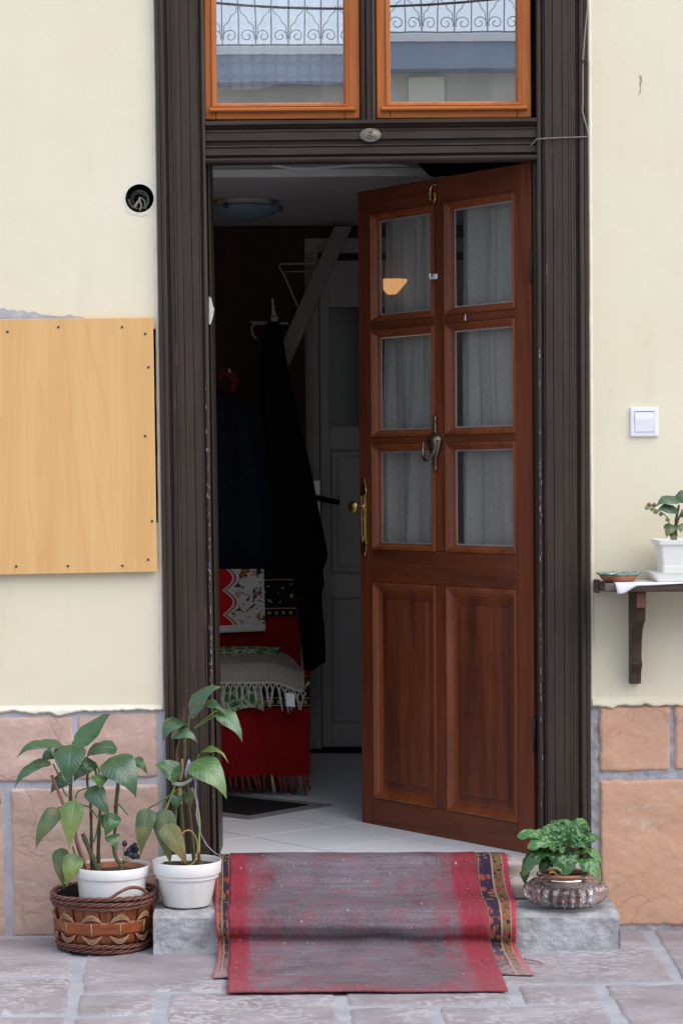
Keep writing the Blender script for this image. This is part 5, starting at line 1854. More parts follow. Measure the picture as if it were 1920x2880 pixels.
for k, (dx, dy) in enumerate(((-0.02, 0.01), (0.012, -0.012), (0.028, 0.016), (-0.006, 0.022), (0.0, -0.005), (-0.034, -0.008))):
    obj('pebble', MB().lathe(dc + Vector((dx, dy, 0.014)), [(0.001, -0.006), (0.008, -0.003), (0.010, 0.002), (0.006, 0.007), (0.001, 0.009)], 10, 1.2, 0.9), [M['paper'], M['berry'], M['raffia']][k % 3], dish, smooth=True)


# ------------------------------------------------------------------ leaves
def leaf_mb(base, tip, w, bulge=0.012, fold=0.12, wave=0.0, face=None, seed=0.0, tipw=0.85, droop=0.0, crinkle=0.0, scallop=0.0, nu=14, nv=8, heart=0.55, expo=0.85):
    base, tip = Vector(base), Vector(tip)
    ax = tip - base
    L = ax.length
    axn = ax.normalized()
    face = Vector(face) if face else Vector((0.05, -1.0, 0.45))
    nrm = (face - axn * face.dot(axn)).normalized()
    side = axn.cross(nrm).normalized()
    tip = tip + Vector((0, 0, L * 0.08))
    ctrl = (base + tip) / 2 + nrm * bulge * 3 + Vector((0, 0, droop))
    mb = MB()

    def fn(u, v):
        t = u
        p = base * (1 - t) ** 2 + ctrl * 2 * t * (1 - t) + tip * t * t
        prof = (max(0.0, math.sin(math.pi * min(1.0, t ** heart))) ** expo) * (1 - 0.15 * t) if 0 < t < 1 else 0.0
        if t > tipw:
            prof *= 0.75 + 0.25 * math.cos((t - tipw) / (1 - tipw) * math.pi)
        s = (v - 0.5) * 2
        ww = w * 0.5 * prof
        if scallop:
            ww *= 1 + scallop * math.sin(t * 34 + seed + (1.2 if s > 0 else 0)) * (abs(s) ** 3)
        ww *= 1 + 0.06 * noise.noise(Vector((t * 5, s * 0.6 + 3, seed)))
        off = fold * abs(s) * ww - 0.5 * fold * ww
        off += wave * math.sin(t * 9 + seed + s) * s * s * prof
        off += crinkle * noise.noise(Vector((t * 9, s * 3.4, seed))) * prof
        off += 0.0016 * math.cos((t - abs(s) * 0.27) * 62.0) * prof * abs(s) ** 0.5 * (1 if L > 0.05 else 0.3)
        off -= 0.22 * s * s * ww
        p = p - Vector((0, 0, 1)) * (L * 0.10 * max(0.0, (t - 0.7) / 0.3) ** 2) + axn * (L * 0.10 * max(0.0, (t - 0.7) / 0.3) ** 2) * 0.0
        return p + side * (s * ww) + nrm * off
    mb.grid(fn, nu, nv)
    return mb


def leaf(parent, base, tip, w, mat, y=-0.2, dy=0.0, **k):
    """base, tip in picture points; y depth of the base, dy added at the tip"""
    b = P(base[0], base[1], y)
    t_ = P(tip[0], tip[1], y + dy)
    return obj('leaf', leaf_mb(b, t_, w * 1.12 / 1000.0, **k), LEAF[mat], parent, smooth=True, recalc=False)


def stem(parent, pts, y, r, mat='stem', name='stem', nodes=False):
    ps = [P(a[0], a[1], a[2] if len(a) > 2 else y) for a in pts]
    # smooth the polyline
    out = []
    n = len(ps)
    for i in range(n - 1):
        p0, p1, p2, p3 = ps[max(0, i - 1)], ps[i], ps[i + 1], ps[min(n - 1, i + 2)]
        for j in range(6):
            t = j / 6
            out.append(0.5 * ((2 * p1) + (p2 - p0) * t + (2 * p0 - 5 * p1 + 4 * p2 - p3) * t * t + (3 * p1 - p0 - 3 * p2 + p3) * t ** 3))
    out.append(ps[-1])
    m = len(out)
    rs = []
    for i in range(m):
        rr = lerp(r[0], r[1], i / (m - 1)) if isinstance(r, tuple) else r
        if nodes and i % 5 == 0:
            rr *= 1.22
        rs.append(rr)
    return obj(name, MB().tube(out, rs, 8), M[mat], parent, smooth=True)


# ================================================================== BASKET
bc = Vector((P(293, 2600, -0.185).x, -0.185, GZ + 0.001))
bk = thing('wicker_basket', 'round brown wicker basket with raffia scallops holding a white pot', 'basket', bc)
RB0, RB1, BH = 0.122, 0.140, 0.158
rad = lambda z: lerp(RB0, RB1, z / BH)
obj('liner', MB().lathe(bc, [(rad(0.0) * 0.9, 0.004), (rad(0.02) - 0.010, 0.02), (rad(BH) - 0.010, BH - 0.006)], 48, cap1=False), M['liner'], bk, smooth=True)
NS = 22
for k in range(NS):
    a0 = 2 * math.pi * k / NS
    mb = MB()
    wv = 1.02 * math.pi / NS
    ins = -0.003 if k % 2 else 0.002

    def fn(u, v, a0=a0, ins=ins, wv=wv):
        a = a0 + (u - 0.5) * 2 * wv
        z = lerp(0.028, BH - 0.018, v)
        r_ = rad(z) + ins * math.sin(v * math.pi) + 0.001
        return bc + Vector((r_ * math.cos(a), r_ * math.sin(a), z))
    mb.grid(fn, 4, 8)
    obj('splint', mb, M['splint'], bk, smooth=True, solid=0.002)
mb = MB()


def bfn(u, v):
    a = 2 * math.pi * u
    z = 0.072 + (v - 0.5) * 0.036
    r_ = rad(z) + 0.0035 + 0.0035 * math.cos(a * NS / 2)
    return bc + Vector((r_ * math.cos(a), r_ * math.sin(a), z))


mb.grid(bfn, 160, 5)
obj('woven_band', mb, M['band'], bk, smooth=True, solid=0.002)
for k in range(NS // 2):
    a0 = 2 * math.pi * k / (NS // 2) + math.pi * 2 / NS * 0
    for sgn, zc in ((1, 0.094), (-1, 0.051)):
        mb = MB()
        for q in range(4):
            pts = []
            for i in range(13):
                t = i / 12
                a = a0 + (t - 0.5) * 2 * math.pi / (NS // 2) * (0.74 - 0.05 * q)
                z = zc + sgn * (0.003 * q + (0.0105 + 0.001 * q) * math.sin(math.pi * t) - 0.004)
                r_ = rad(z) + 0.0075 + 0.003 * math.sin(math.pi * t)
                pts.append(bc + Vector((r_ * math.cos(a), r_ * math.sin(a), z)))
            mb.tube(pts, 0.0014, 5)
        obj('raffia_scallop', mb, M['raffia'], bk, smooth=True)
    a = a0
    mb = MB().tube([bc + Vector(((rad(z) + 0.0088) * math.cos(a), (rad(z) + 0.0088) * math.sin(a), z)) for z in (0.055, 0.072, 0.090)], 0.0022, 6)
    obj('raffia_stitch', mb, M['raffia'], bk, smooth=True)


def braid(zc, dr, r_, twist, n_str=3, ph=0.0, amp=0.0045):
    for s_ in range(n_str):
        pts = []
        for i in range(181):
            a = 2 * math.pi * i / 180
            q = a * twist + 2 * math.pi * s_ / n_str + ph
            rr = rad(zc) + dr + amp * math.cos(q)
            pts.append(bc + Vector((rr * math.cos(a), rr * math.sin(a), zc + amp * math.sin(q) * 0.8 + 0.002 * math.sin(a * 3 + ph))))
        obj('rim_strand', MB().tube(pts, r_, 6, cap=False), M['wicker'], bk, smooth=True)


braid(BH - 0.004, 0.002, 0.0036, 11, 3, 0.0)
braid(BH - 0.018, 0.004, 0.0033, 12, 3, 1.0)
braid(BH - 0.030, 0.003, 0.0028, 9, 3, 2.0, 0.0035)
braid(0.022, 0.004, 0.0032, 11, 3, 0.5)
braid(0.010, 0.002, 0.0030, 10, 3, 1.5)
# handle at the front right rim
mb = MB()
pts = []
for i in range(17):
    t = i / 16
    a = R(-78) + t * R(52)
    pts.append(bc + Vector(((RB1 + 0.003) * math.cos(a), (RB1 + 0.003) * math.sin(a), BH + 0.026 * math.sin(math.pi * t))))
mb.tube(pts, 0.0042, 8)
hd = obj('handle', mb, M['wicker'], bk, smooth=True)
hx_ = []
for i in range(120):
    t = i / 119
    j = t * 16
    i0 = min(15, int(j))
    p = pts[i0].lerp(pts[i0 + 1], j - i0)
    q = t * 2 * math.pi * 22
    hx_.append(p + Vector((0.0045 * math.cos(q) * 0.5, 0.0045 * math.cos(q) * 0.8, 0.0048 * math.sin(q))))
obj('binding', MB().tube(hx_, 0.0014, 5), M['raffia'], hd, smooth=True)


# ================================================================== POTTED PLANTS
def pot(parent, c, r_top, r_bot, h, lip, mat=M['pot_white'], soil_drop=0.014, inner_mat=None):
    prof = [(r_bot * 0.96, 0.0), (r_bot, 0.003), (lerp(r_bot, r_top, 0.94 * (h - lip) / h) - 0.003, h - lip), (r_top - 0.0035, h - lip + 0.001), (r_top - 0.0025, h - lip + 0.004), (r_top, h - 0.002), (r_top - 0.001, h), (r_top - 0.003, h - 0.0005),
            (r_top - 0.008, h - lip), (r_top - 0.009, h - lip - 0.01)]
    obj('pot', MB().lathe(c, prof, 64, cap1=False), mat, parent, smooth=True, split=40)
    if inner_mat:
        obj('inner_pot', MB().lathe(c, [(r_top - 0.013, h - 0.035), (r_top - 0.010, h - 0.006), (r_top - 0.0125, h - 0.006), (r_top - 0.016, h - 0.035)], 48, cap0=False, cap1=False), inner_mat, parent, smooth=True)
    mb = MB()
    n = 22

    def fn(u, v):
        a = u * 2 * math.pi
        r_ = v * (r_top - 0.010)
        x, y = r_ * math.cos(a), r_ * math.sin(a)
        return c + Vector((x, y, h - soil_drop + 0.005 * noise.fractal(Vector((x * 60, y * 60, 1)), 0.8, 2, 3)))
    mb.grid(fn, 36, 10)
    obj('soil', mb, M['soil'], parent, smooth=True)
    return prof


# --- plant in the basket
c1 = Vector((P(315, 2450, -0.185).x, -0.185, bc.z + 0.018))
h1 = P(315, 2438, -0.185).z - c1.z + 0.006
pl1 = thing('potted_plant', 'large-leaved green houseplant in a white pot set in the wicker basket', 'plant', c1)
pot(pl1, c1, 0.104, 0.078, h1, 0.030, inner_mat=M['terracotta'], soil_drop=0.022)
Y1 = -0.19
stem(pl1, [(262, 2465), (258, 2410), (257, 2330), (255, 2260), (246, 2200), (250, 2160)], Y1, (0.0048, 0.003), 'stem', nodes=True)
stem(pl1, [(280, 2462), (277, 2400), (280, 2320), (282, 2265), (275, 2200), (266, 2150)], Y1 + 0.02, (0.0058, 0.0028), 'stem', nodes=True)
stem(pl1, [(326, 2300), (327, 2260), (333, 2200), (330, 2150), (312, 2134)], Y1, (0.0058, 0.004), 'stem', nodes=True)
stem(pl1, [(316, 2372), (325, 2330), (327, 2290)], Y1, (0.0035, 0.0048), 'stem_brown')
stem(pl1, [(272, 2442), (258, 2405), (233, 2345)], Y1 - 0.02, (0.007, 0.0058), 'stem', nodes=True)
stem(pl1, [(276, 2466), (280, 2430)], Y1 - 0.06, (0.0075, 0.0065), 'stem', name='cut_stub')
stem(pl1, [(342, 2478), (341, 2430)], Y1 - 0.04, (0.008, 0.0075), 'stem', name='cut_stub')
stem(pl1, [(339, 2428), (326, 2410), (318, 2372), (312, 2368)], Y1 - 0.03, (0.006, 0.0045), 'stem')
stem(pl1, [(200, 2270), (199, 2225), (201, 2180), (204, 2110)], Y1, (0.0052, 0.004), 'stem')
stem(pl1, [(201, 2285), (199, 2240)], Y1 - 0.001, (0.0058, 0.0056), 'stem_brown', name='dry_sheath')
stem(pl1, [(252, 2462), (220, 2380), (202, 2285)], Y1, (0.0052, 0.0050), 'stem_brown')
stem(pl1, [(254, 2468), (205, 2330), (146, 2180)], Y1 - 0.03, (0.0042, 0.0046), 'stick', name='support_stick')
for q in ([(150, 2148), (165, 2180), (180, 2225), (192, 2240)], [(212, 2248), (222, 2225), (252, 2216)], [(215, 2262), (250, 2270), (275, 2300)], [(165, 2272), (178, 2270)], [(309, 2136), (296, 2160), (290, 2182)],
          [(268, 2142), (276, 2160), (280, 2182)], [(334, 2260), (350, 2280), (362, 2292)], [(204, 2096), (206, 2085), (208, 2093)], [(211, 2401), (207, 2390), (205, 2380)], [(284, 2280), (276, 2320), (270, 2350), (262, 2370)],
          [(325, 2292), (334, 2305), (332, 2312)]):
    stem(pl1, q, Y1 - 0.012, 0.0022, 'petiole', name='leaf_stalk')
A = dict(fold=0.18, wave=0.004)
leaf(pl1, (208, 2094), (312, 2006), 50, 'm', Y1 - 0.01, -0.03, bulge=-0.008, face=(0.35, -0.7, 0.6), **A)
leaf(pl1, (181, 2099), (46, 2132), 52, 'd', Y1 - 0.01, -0.06, bulge=0.016, face=(-0.1, -0.55, 0.85), **A)
leaf(pl1, (202, 2094), (194, 2208), 86, 'd', Y1 - 0.035, -0.05, bulge=0.016, face=(-0.1, -1, 0.5), **A)
leaf(pl1, (331, 2106), (240, 2140), 56, 'd', Y1 + 0.0, 0.01, bulge=0.018, face=(0.0, -0.6, 0.8), **A)
leaf(pl1, (307, 2132), (384, 2243), 92, 'd', Y1 - 0.03, -0.04, bulge=0.022, face=(0.15, -0.9, 0.6), **A)
leaf(pl1, (378, 2132), (415, 2178), 28, 'm', Y1 + 0.02, -0.01, bulge=0.01, **A)
leaf(pl1, (142, 2141), (40, 2219), 42, 'd', Y1 - 0.02, -0.06, bulge=0.016, face=(-0.3, -0.8, 0.6), **A)
leaf(pl1, (166, 2112), (118, 2142), 36, 'd', Y1 + 0.03, 0.0, bulge=0.012, **A)
leaf(pl1, (266, 2141), (208, 2200), 52, 'd', Y1 + 0.01, -0.01, bulge=0.014, face=(0.1, -0.8, 0.7), **A)
leaf(pl1, (198, 2180), (142, 2232), 44, 'd', Y1 + 0.01, -0.02, bulge=0.012, **A)
leaf(pl1, (284, 2178), (284, 2224), 48, 'b', Y1 - 0.03, -0.025, bulge=0.014, face=(0, -0.8, 0.7), **A)
leaf(pl1, (253, 2213), (308, 2302), 54, 'd', Y1 - 0.04, -0.03, bulge=0.014, face=(0.1, -1, 0.3), **A)
leaf(pl1, (210, 2250), (196, 2387), 62, 'y', Y1 - 0.05, -0.03, bulge=0.014, face=(-0.05, -1, 0.2), **A)
leaf(pl1, (165, 2272), (101, 2388), 50, 'o', Y1 - 0.03, -0.03, bulge=0.014, face=(-0.2, -1, 0.25), **A)
leaf(pl1, (325, 2288), (296, 2356), 44, 'm', Y1 - 0.035, -0.02, bulge=0.012, face=(0.1, -0.9, 0.3), **A)
leaf(pl1, (300, 2290), (290, 2330), 26, 'd', Y1 - 0.02, -0.01, bulge=0.01, **A)
leaf(pl1, (312, 2348), (329, 2390), 40, 'm', Y1 - 0.035, -0.02, bulge=0.010, face=(0.1, -0.9, 0.5), **A)
leaf(pl1, (172, 2384), (180, 2498), 46, 'o', Y1 - 0.02, -0.02, bulge=0.012, face=(-0.15, -1, 0.15), **A)
leaf(pl1, (212, 2402), (188, 2494), 54, 'y', Y1 - 0.035, -0.02, bulge=0.012, face=(0.1, -1, 0.2), **A)
# dark withered berries
for k, (x, y) in enumerate(((350, 2372), (363, 2392), (372, 2384), (380, 2378), (384, 2390), (375, 2396), (368, 2404), (386, 2408), (358, 2400), (378, 2408))):
    p = P(x, y, Y1 - 0.03 + 0.006 * (k % 3))
    mb = MB().lathe(p, [(0.001, -0.009), (0.006, -0.006), (0.0075, 0.0), (0.005, 0.006), (0.001, 0.009)], 9, 1.0, 1.0, fn=lambda a, i, z, k=k: 1 + 0.2 * math.cos(a * 3 + k))
    bo_ = obj('berry', mb, M['berry'], pl1, smooth=True)
    if k in (0, 1, 6, 7):
        stem(pl1, [(344, 2430), ((x + 344) / 2 + 2, (y + 2430) / 2), (x, y + 6)], Y1 - 0.03, 0.0013, 'stem', name='berry_stalk')

# --- plant on the step
c2 = Vector((P(527, 2560, -0.175).x, -0.175, -0.0905))
h2 = P(527, 2418, -0.175).z - c2.z
pl2 = thing('potted_plant', 'tall leggy houseplant in a white pot on the step, tied with ribbon', 'plant', c2)
pot(pl2, c2, 0.0965, 0.066, h2, 0.036, soil_drop=0.016)
Y2 = -0.175
stem(pl2, [(520, 2432), (516, 2370), (512, 2290), (507, 2230), (512, 2170), (520, 2120), (519, 2060)], Y2, (0.0056, 0.004), 'stem', nodes=True)
stem(pl2, [(547, 2432), (540, 2350), (532, 2270), (528, 2210), (524, 2160)], Y2 + 0.015, (0.0058, 0.004), 'stem', nodes=True)
stem(pl2, [(560, 2432), (560, 2370), (561, 2310), (552, 2250), (540, 2215)], Y2 - 0.01, (0.0038, 0.0028), 'petiole_lime')
stem(pl2, [(561, 2432), (559, 2395)], Y2 - 0.012, (0.006, 0.004), 'stem_brown', name='dry_sheath')
stem(pl2, [(508, 2262), (506, 2215)], Y2 - 0.004, (0.0062, 0.0056), 'twine', name='dry_sheath')
stem(pl2, [(500, 2150), (498, 2115), (506, 2085)], Y2 + 0.004, (0.005, 0.003), 'stem_brown', name='dry_sheath')
stem(pl2, [(507, 2195), (514, 2165), (512, 2135)], Y2 - 0.006, (0.004, 0.003), 'twine', name='dry_sheath')
for q, mt_ in (([(519, 2090), (530, 2050), (533, 2012)], 'petiole'), ([(545, 2050), (570, 2030), (600, 2005), (612, 1998)], 'petiole'), ([(555, 2045), (580, 2028), (612, 2008)], 'petiole'),
               ([(495, 2205), (480, 2245), (464, 2290), (462, 2320)], 'petiole_lime'), ([(500, 2220), (460, 2250), (420, 2272)], 'petiole'), ([(480, 2235), (465, 2255), (459, 2275)], 'stem'),
               ([(540, 2195), (550, 2150), (562, 2120)], 'petiole'), ([(533, 2195), (540, 2170), (545, 2152)], 'petiole'), ([(497, 2270), (494, 2320), (493, 2350)], 'petiole')):
    stem(pl2, q, Y2 - 0.01, 0.0024, mt_, name='leaf_stalk')
leaf(pl2, (533, 2012), (624, 1930), 56, 'd', Y2 - 0.02, -0.05, bulge=0.014, face=(0.0, -0.8, 0.7), **A)
leaf(pl2, (566, 1976), (640, 2022), 30, 'd', Y2 - 0.035, -0.03, bulge=0.012, face=(0.2, -0.6, 0.8), **A)
leaf(pl2, (616, 2000), (682, 2086), 50, 'm', Y2 - 0.05, -0.03, bulge=0.012, face=(0.25, -0.8, 0.6), **A)
leaf(pl2, (518, 2030), (458, 2088), 62, 'd', Y2 - 0.02, -0.05, bulge=0.020, face=(-0.2, -0.7, 0.8), **A)
leaf(pl2, (484, 2064), (557, 2088), 44, 'd', Y2 - 0.045, -0.03, bulge=0.014, face=(0.1, -0.8, 0.7), **A)
leaf(pl2, (508, 2180), (436, 2150), 56, 'm', Y2 - 0.01, -0.02, bulge=0.008, face=(0, -0.9, 0.4), **A)
leaf(pl2, (560, 2118), (643, 2146), 26, 'y', Y2 + 0.0, -0.03, bulge=0.018, face=(0.1, -0.5, 0.9), **A)
leaf(pl2, (543, 2140), (638, 2246), 82, 'l', Y2 - 0.03, -0.04, bulge=0.022, face=(0.2, -0.85, 0.6), **A)
leaf(pl2, (418, 2272), (396, 2408), 52, 'o', Y2 - 0.03, -0.02, bulge=0.014, face=(-0.1, -1, 0.2), **A)
leaf(pl2, (458, 2274), (480, 2432), 62, 'o', Y2 - 0.03, -0.02, bulge=0.014, face=(-0.1, -1, 0.15), **A)
leaf(pl2, (464, 2318), (524, 2434), 54, 'w', Y2 - 0.055, -0.015, bulge=0.014, face=(0.1, -1, 0.2), **A)
leaf(pl2, (496, 2228), (496, 2282), 34, 'd', Y2 + 0.0, -0.01, bulge=0.008, **A)
leaf(pl2, (524, 2216), (536, 2276), 34, 'o', Y2 + 0.02, 0.0, bulge=0.008, **A)
# tie, ribbon, twine ring
obj('tie_band', MB().grid(lambda u, v: P(lerp(483, 540, u), lerp(lerp(2194, 2206, v), lerp(2186, 2196, v), u) + 10 * math.sin(u * math.pi), Y2 - 0.014 - 0.006 * math.sin(u * math.pi)), 12, 3), M['tie'], pl2, smooth=True, solid=0.0008)
obj('ribbon', MB().grid(lambda u, v: P(lerp(519, 545, u) + 4 * v, lerp(2176, 2136, math.sin(u * math.pi)) + lerp(0, 16, v), Y2 - 0.02 - 0.006 * math.sin(u * 5)), 16, 3), M['ribbon'], pl2, smooth=True, solid=0.0006)
rb = [(545, 2182), (551, 2200), (550, 2230), (556, 2260), (553, 2290), (556, 2310), (565, 2345), (580, 2375), (600, 2395), (624, 2410)]


def rbf(u, v):
    j = v * (len(rb) - 1)
    i = min(len(rb) - 2, int(j))
    x, y = lerp(rb[i][0], rb[i + 1][0], j - i), lerp(rb[i][1], rb[i + 1][1], j - i)
    return P(x + (u - 0.5) * (6 - 4 * v), y, Y2 - 0.03 + 0.006 * math.sin(v * 14 + u))


obj('ribbon', MB().grid(rbf, 3, 60), M['ribbon'], pl2, smooth=True, solid=0.0006)
tw = [P(529 + 27 * math.cos(a), 2385 + 50 * math.sin(a), Y2 - 0.03 + 0.01 * math.cos(a)) for a in [R(q) for q in range(-150, 100, 8)]]
obj('twine_ring', MB().tube(tw, 0.0022, 6), M['twine'], pl2, smooth=True)

# --- plant just outside the picture on the left; only a leaf tip shows
c3 = Vector((P(-170, 2700, -0.2).x, -0.2, GZ + 0.001))
pl3 = thing('potted_plant', 'houseplant at the far left edge, only a dark leaf tip in view', 'plant', c3)
pot(pl3, c3, 0.095, 0.066, 0.16, 0.034)
stem(pl3, [(-170, 2540), (-160, 2350), (-120, 2240)], -0.2, (0.006, 0.004), 'stem', nodes=True)
leaf(pl3, (-55, 2165), (4, 2262), 50, 'd', -0.2, -0.03, bulge=0.014, face=(0.1, -1, 0.3), **A)
leaf(pl3, (-130, 2240), (-240, 2300), 60, 'd', -0.2, -0.03, bulge=0.014, **A)
leaf(pl3, (-150, 2300), (-120, 2420), 60, 'm', -0.23, -0.03, bulge=0.014, **A)
stem(pl3, [(-125, 2250), (-95, 2190), (-55, 2165)], -0.2, 0.0024, 'petiole', name='leaf_stalk')

# ================================================================== GLASS BOWL + PRIMROSE
gb = Vector((P(1589, 2560, -0.165).x, -0.165, -0.104))
bowl = thing('glass_bowl', 'cut glass bowl standing on the right end of the concrete step', 'bowl', gb)
NB = 120


def flute(a, i, z):
    t_ = z / 0.085
    k = sm(0.02, 0.15, t_) * sm(0.98, 0.80, t_)
    q = (a * 24 / (2 * math.pi)) % 1.0
    tri = 1 - abs(q * 2 - 1)
    wdg = 0.25 + 0.75 * sm(0.1, 0.7, t_)
    ridge = max(0.0, 1 - abs(q - 0.5) * 2 / wdg)
    return 1 + k * 0.085 * (ridge if t_ < 0.72 else 0.35 * (math.cos(a * 60) * math.cos(z * 900) > 0))


outer = [(0.060, 0.0), (0.078, 0.004), (0.093, 0.014), (0.104, 0.026), (0.111, 0.040), (0.110, 0.052), (0.102, 0.064), (0.092, 0.072), (0.083, 0.077), (0.080, 0.080), (0.081, 0.086), (0.080, 0.090)]
fine = []
for i in range(len(outer) - 1):
    for j in range(3):
        fine.append((lerp(outer[i][0], outer[i + 1][0], j / 3), lerp(outer[i][1], outer[i + 1][1], j / 3)))
fine.append(outer[-1])
mb = MB()
mb.lathe(gb, fine, NB * 2, fn=flute, cap0=True, cap1=False)
mb.lathe(gb, [(0.076, 0.090), (0.075, 0.082), (0.096, 0.066), (0.103, 0.046), (0.097, 0.028), (0.080, 0.012), (0.04, 0.007), (0.001, 0.007)], NB * 2, cap0=False, cap1=False)
n0 = len(fine) * NB * 2
top0 = (len(fine) - 1) * NB * 2
mb.f += [(top0 + k, top0 + (k + 1) % (NB * 2), n0 + (k + 1) % (NB * 2), n0 + k) for k in range(NB * 2)]
obj('bowl', mb, M['cut_glass'], bowl, smooth=False)
pr = thing('primrose_plant', 'leafy green primrose in a clay pot set inside the glass bowl', 'plant', gb + Vector((0, 0, 0.009)))
pc0 = gb + Vector((0, 0, 0.012))
obj('pot', MB().lathe(pc0, [(0.040, 0.0), (0.064, 0.070), (0.068, 0.071), (0.069, 0.082), (0.064, 0.082), (0.060, 0.068)], 40, cap1=False), M['terracotta'], pr, smooth=True)
mb = MB().grid(lambda u, v: pc0 + Vector((v * 0.064 * math.cos(u * 6.2832), v * 0.064 * math.sin(u * 6.2832), 0.078 + 0.004 * noise.noise(Vector((u * 20, v * 9, 2))))), 30, 6)
obj('soil', mb, M['soil'], pr, smooth=True)
YP = gb.y
B = dict(fold=0.06, wave=0.006, crinkle=0.010, scallop=0.10, nu=26, nv=14, heart=1.25, tipw=0.97, expo=0.55)
for (b_, t_, w, m_, dy, bu, fc_) in (
        ((1555, 2388), (1452, 2350), 46, 'p', -0.03, 0.016, (-0.2, -0.6, 0.9)),
        ((1565, 2392), (1482, 2384), 52, 'p', -0.06, 0.018, (0.0, -0.7, 0.8)),
        ((1576, 2385), (1528, 2322), 46, 'p', 0.0, 0.008, (-0.2, -0.9, 0.5)),
        ((1582, 2378), (1590, 2302), 54, 'p', 0.02, 0.006, (0.0, -0.9, 0.4)),
        ((1584, 2362), (1550, 2306), 36, 'q', 0.03, 0.008, (0.0, -0.9, 0.5)),
        ((1592, 2362), (1648, 2308), 44, 'p', 0.02, 0.012, (0.2, -0.7, 0.7)),
        ((1630, 2318), (1653, 2344), 18, 'p', 0.0, 0.010, (0.3, -0.7, 0.7)),
        ((1598, 2382), (1644, 2348), 36, 'p', -0.01, 0.012, (0.2, -0.6, 0.8)),
        ((1600, 2390), (1646, 2384), 34, 'q', -0.04, 0.012, (0.2, -0.6, 0.8)),
        ((1622, 2376), (1686, 2358), 28, 'p', 0.03, 0.012, (0.2, -0.7, 0.7)),
        ((1640, 2368), (1650, 2394), 16, 'p', 0.0, 0.006, (0.2, -0.7, 0.5)),
        ((1608, 2410), (1694, 2430), 34, 'b', -0.02, 0.020, (0.3, -0.5, 0.8)),
        ((1606, 2424), (1686, 2476), 52, 'p', -0.06, 0.020, (0.3, -0.7, 0.7)),
        ((1578, 2408), (1590, 2462), 74, 'q', -0.06, 0.020, (0.0, -0.8, 0.7)),
        ((1560, 2404), (1468, 2462), 56, 'q', -0.05, 0.026, (-0.3, -0.6, 0.8)),
        ((1478, 2440), (1474, 2478), 26, 'q', -0.01, 0.006, (-0.2, -0.9, 0.3)),
        ((1467, 2462), (1479, 2490), 9, 'p', 0.0, 0.002, (0, -1, 0.2)),
        ((1577, 2384), (1577, 2400), 20, 'b', -0.03, 0.004, (0, -1, 0.3)),
        ((1562, 2424), (1515, 2448), 44, 'q', -0.02, 0.012, (-0.1, -0.7, 0.7)),
        ((1570, 2400), (1540, 2360), 40, 'q', 0.0, 0.010, (-0.2, -0.8, 0.6)),
        ((1595, 2405), (1625, 2420), 40, 'q', -0.02, 0.012, (0.2, -0.6, 0.8)),
        ((1590, 2390), (1605, 2350), 38, 'q', 0.03, 0.010, (0.0, -0.8, 0.6))):
    leaf(pr, b_, t_, w, m_, YP - 0.005, dy, bulge=bu, face=fc_, seed=b_[0] * 0.37 + t_[1], **B)
for k in range(9):
    x = 1562 + k * 6
    stem(pr, [(1578 + (k - 4) * 2.2, 2452), (lerp(1578, x, 0.6), 2425), (x, 2396 - (k % 3) * 8)], YP + 0.004 * (k % 3), 0.0021, 'petiole', name='leaf_stalk')
obj('dry_leaf', MB().grid(lambda u, v: P(lerp(1543, 1580, u), 2452 + 8 * v - 6 * math.sin(u * 6), YP - 0.05 - 0.01 * v), 8, 3), M['twine'], pr, smooth=True, solid=0.001)

# ================================================================== PLANTER WITH BEGONIA ON THE SHELF
ptz = szt + 0.0025
SA = -0.188
sa0 = P(1834, 1636, SA).x
ub = 0.24
sauc = thing('planter_saucer', 'white rectangular saucer under the white planter on the shelf', 'saucer', (sa0 + ub / 2, -0.11, ptz))


def rect_loft(mb, levels, cx, cy):
    vs_, fs = [], []
    for (hx, hy, z) in levels:
        r_ = min(hx, hy) * 0.12
        ring = []
        for (sx_, sy_, a0) in ((1, -1, -90), (1, 1, 0), (-1, 1, 90), (-1, -1, 180)):
            for q in range(4):
                a = R(a0 + q * 30)
                ring.append((cx + sx_ * (hx - r_) + r_ * math.cos(a), cy + sy_ * (hy - r_) + r_ * math.sin(a), z))
        vs_ += ring
    n = 16
    for i in range(len(levels) - 1):
        for k in range(n):
            k2 = (k + 1) % n
            fs.append((i * n + k, i * n + k2, (i + 1) * n + k2, (i + 1) * n + k))
    fs.append(tuple(range(n)))
    fs.append(tuple((len(levels) - 1) * n + k for k in range(n)))
    mb.add(vs_, fs)
    return mb


scx, scy = sa0 + ub / 2, -0.105
obj('tray', rect_loft(MB(), [(0.105, 0.072, ptz), (0.118, 0.083, ptz + 0.024), (0.122, 0.086, ptz + 0.026), (0.116, 0.080, ptz + 0.026), (0.104, 0.070, ptz + 0.006)], scx, scy), M['pot_cream'], sauc, smooth=False, bevel=0.001)
pz = ptz + 0.0065
pht = P(1850, 1519, -0.18).z - pz
plt = thing('potted_begonia', 'white rectangular planter with a begonia at the right end of the shelf', 'plant', (scx, scy, pz))
obj('planter', rect_loft(MB(), [(0.084, 0.056, pz), (0.086, 0.058, pz + 0.002), (0.0895, 0.0615, pz + 0.036), (0.0885, 0.0605, pz + 0.0375), (0.0965, 0.0685, pz + pht - 0.014), (0.103, 0.075, pz + pht - 0.013), (0.105, 0.077, pz + pht),
                                (0.100, 0.072, pz + pht), (0.094, 0.066, pz + pht - 0.016)], scx, scy), M['pot_cream'], plt, bevel=0.0008)
obj('soil', rect_loft(MB(), [(0.0935, 0.0655, pz + pht - 0.0155), (0.0935, 0.0655, pz + pht - 0.012)], scx, scy), M['soil'], plt)
YB = scy
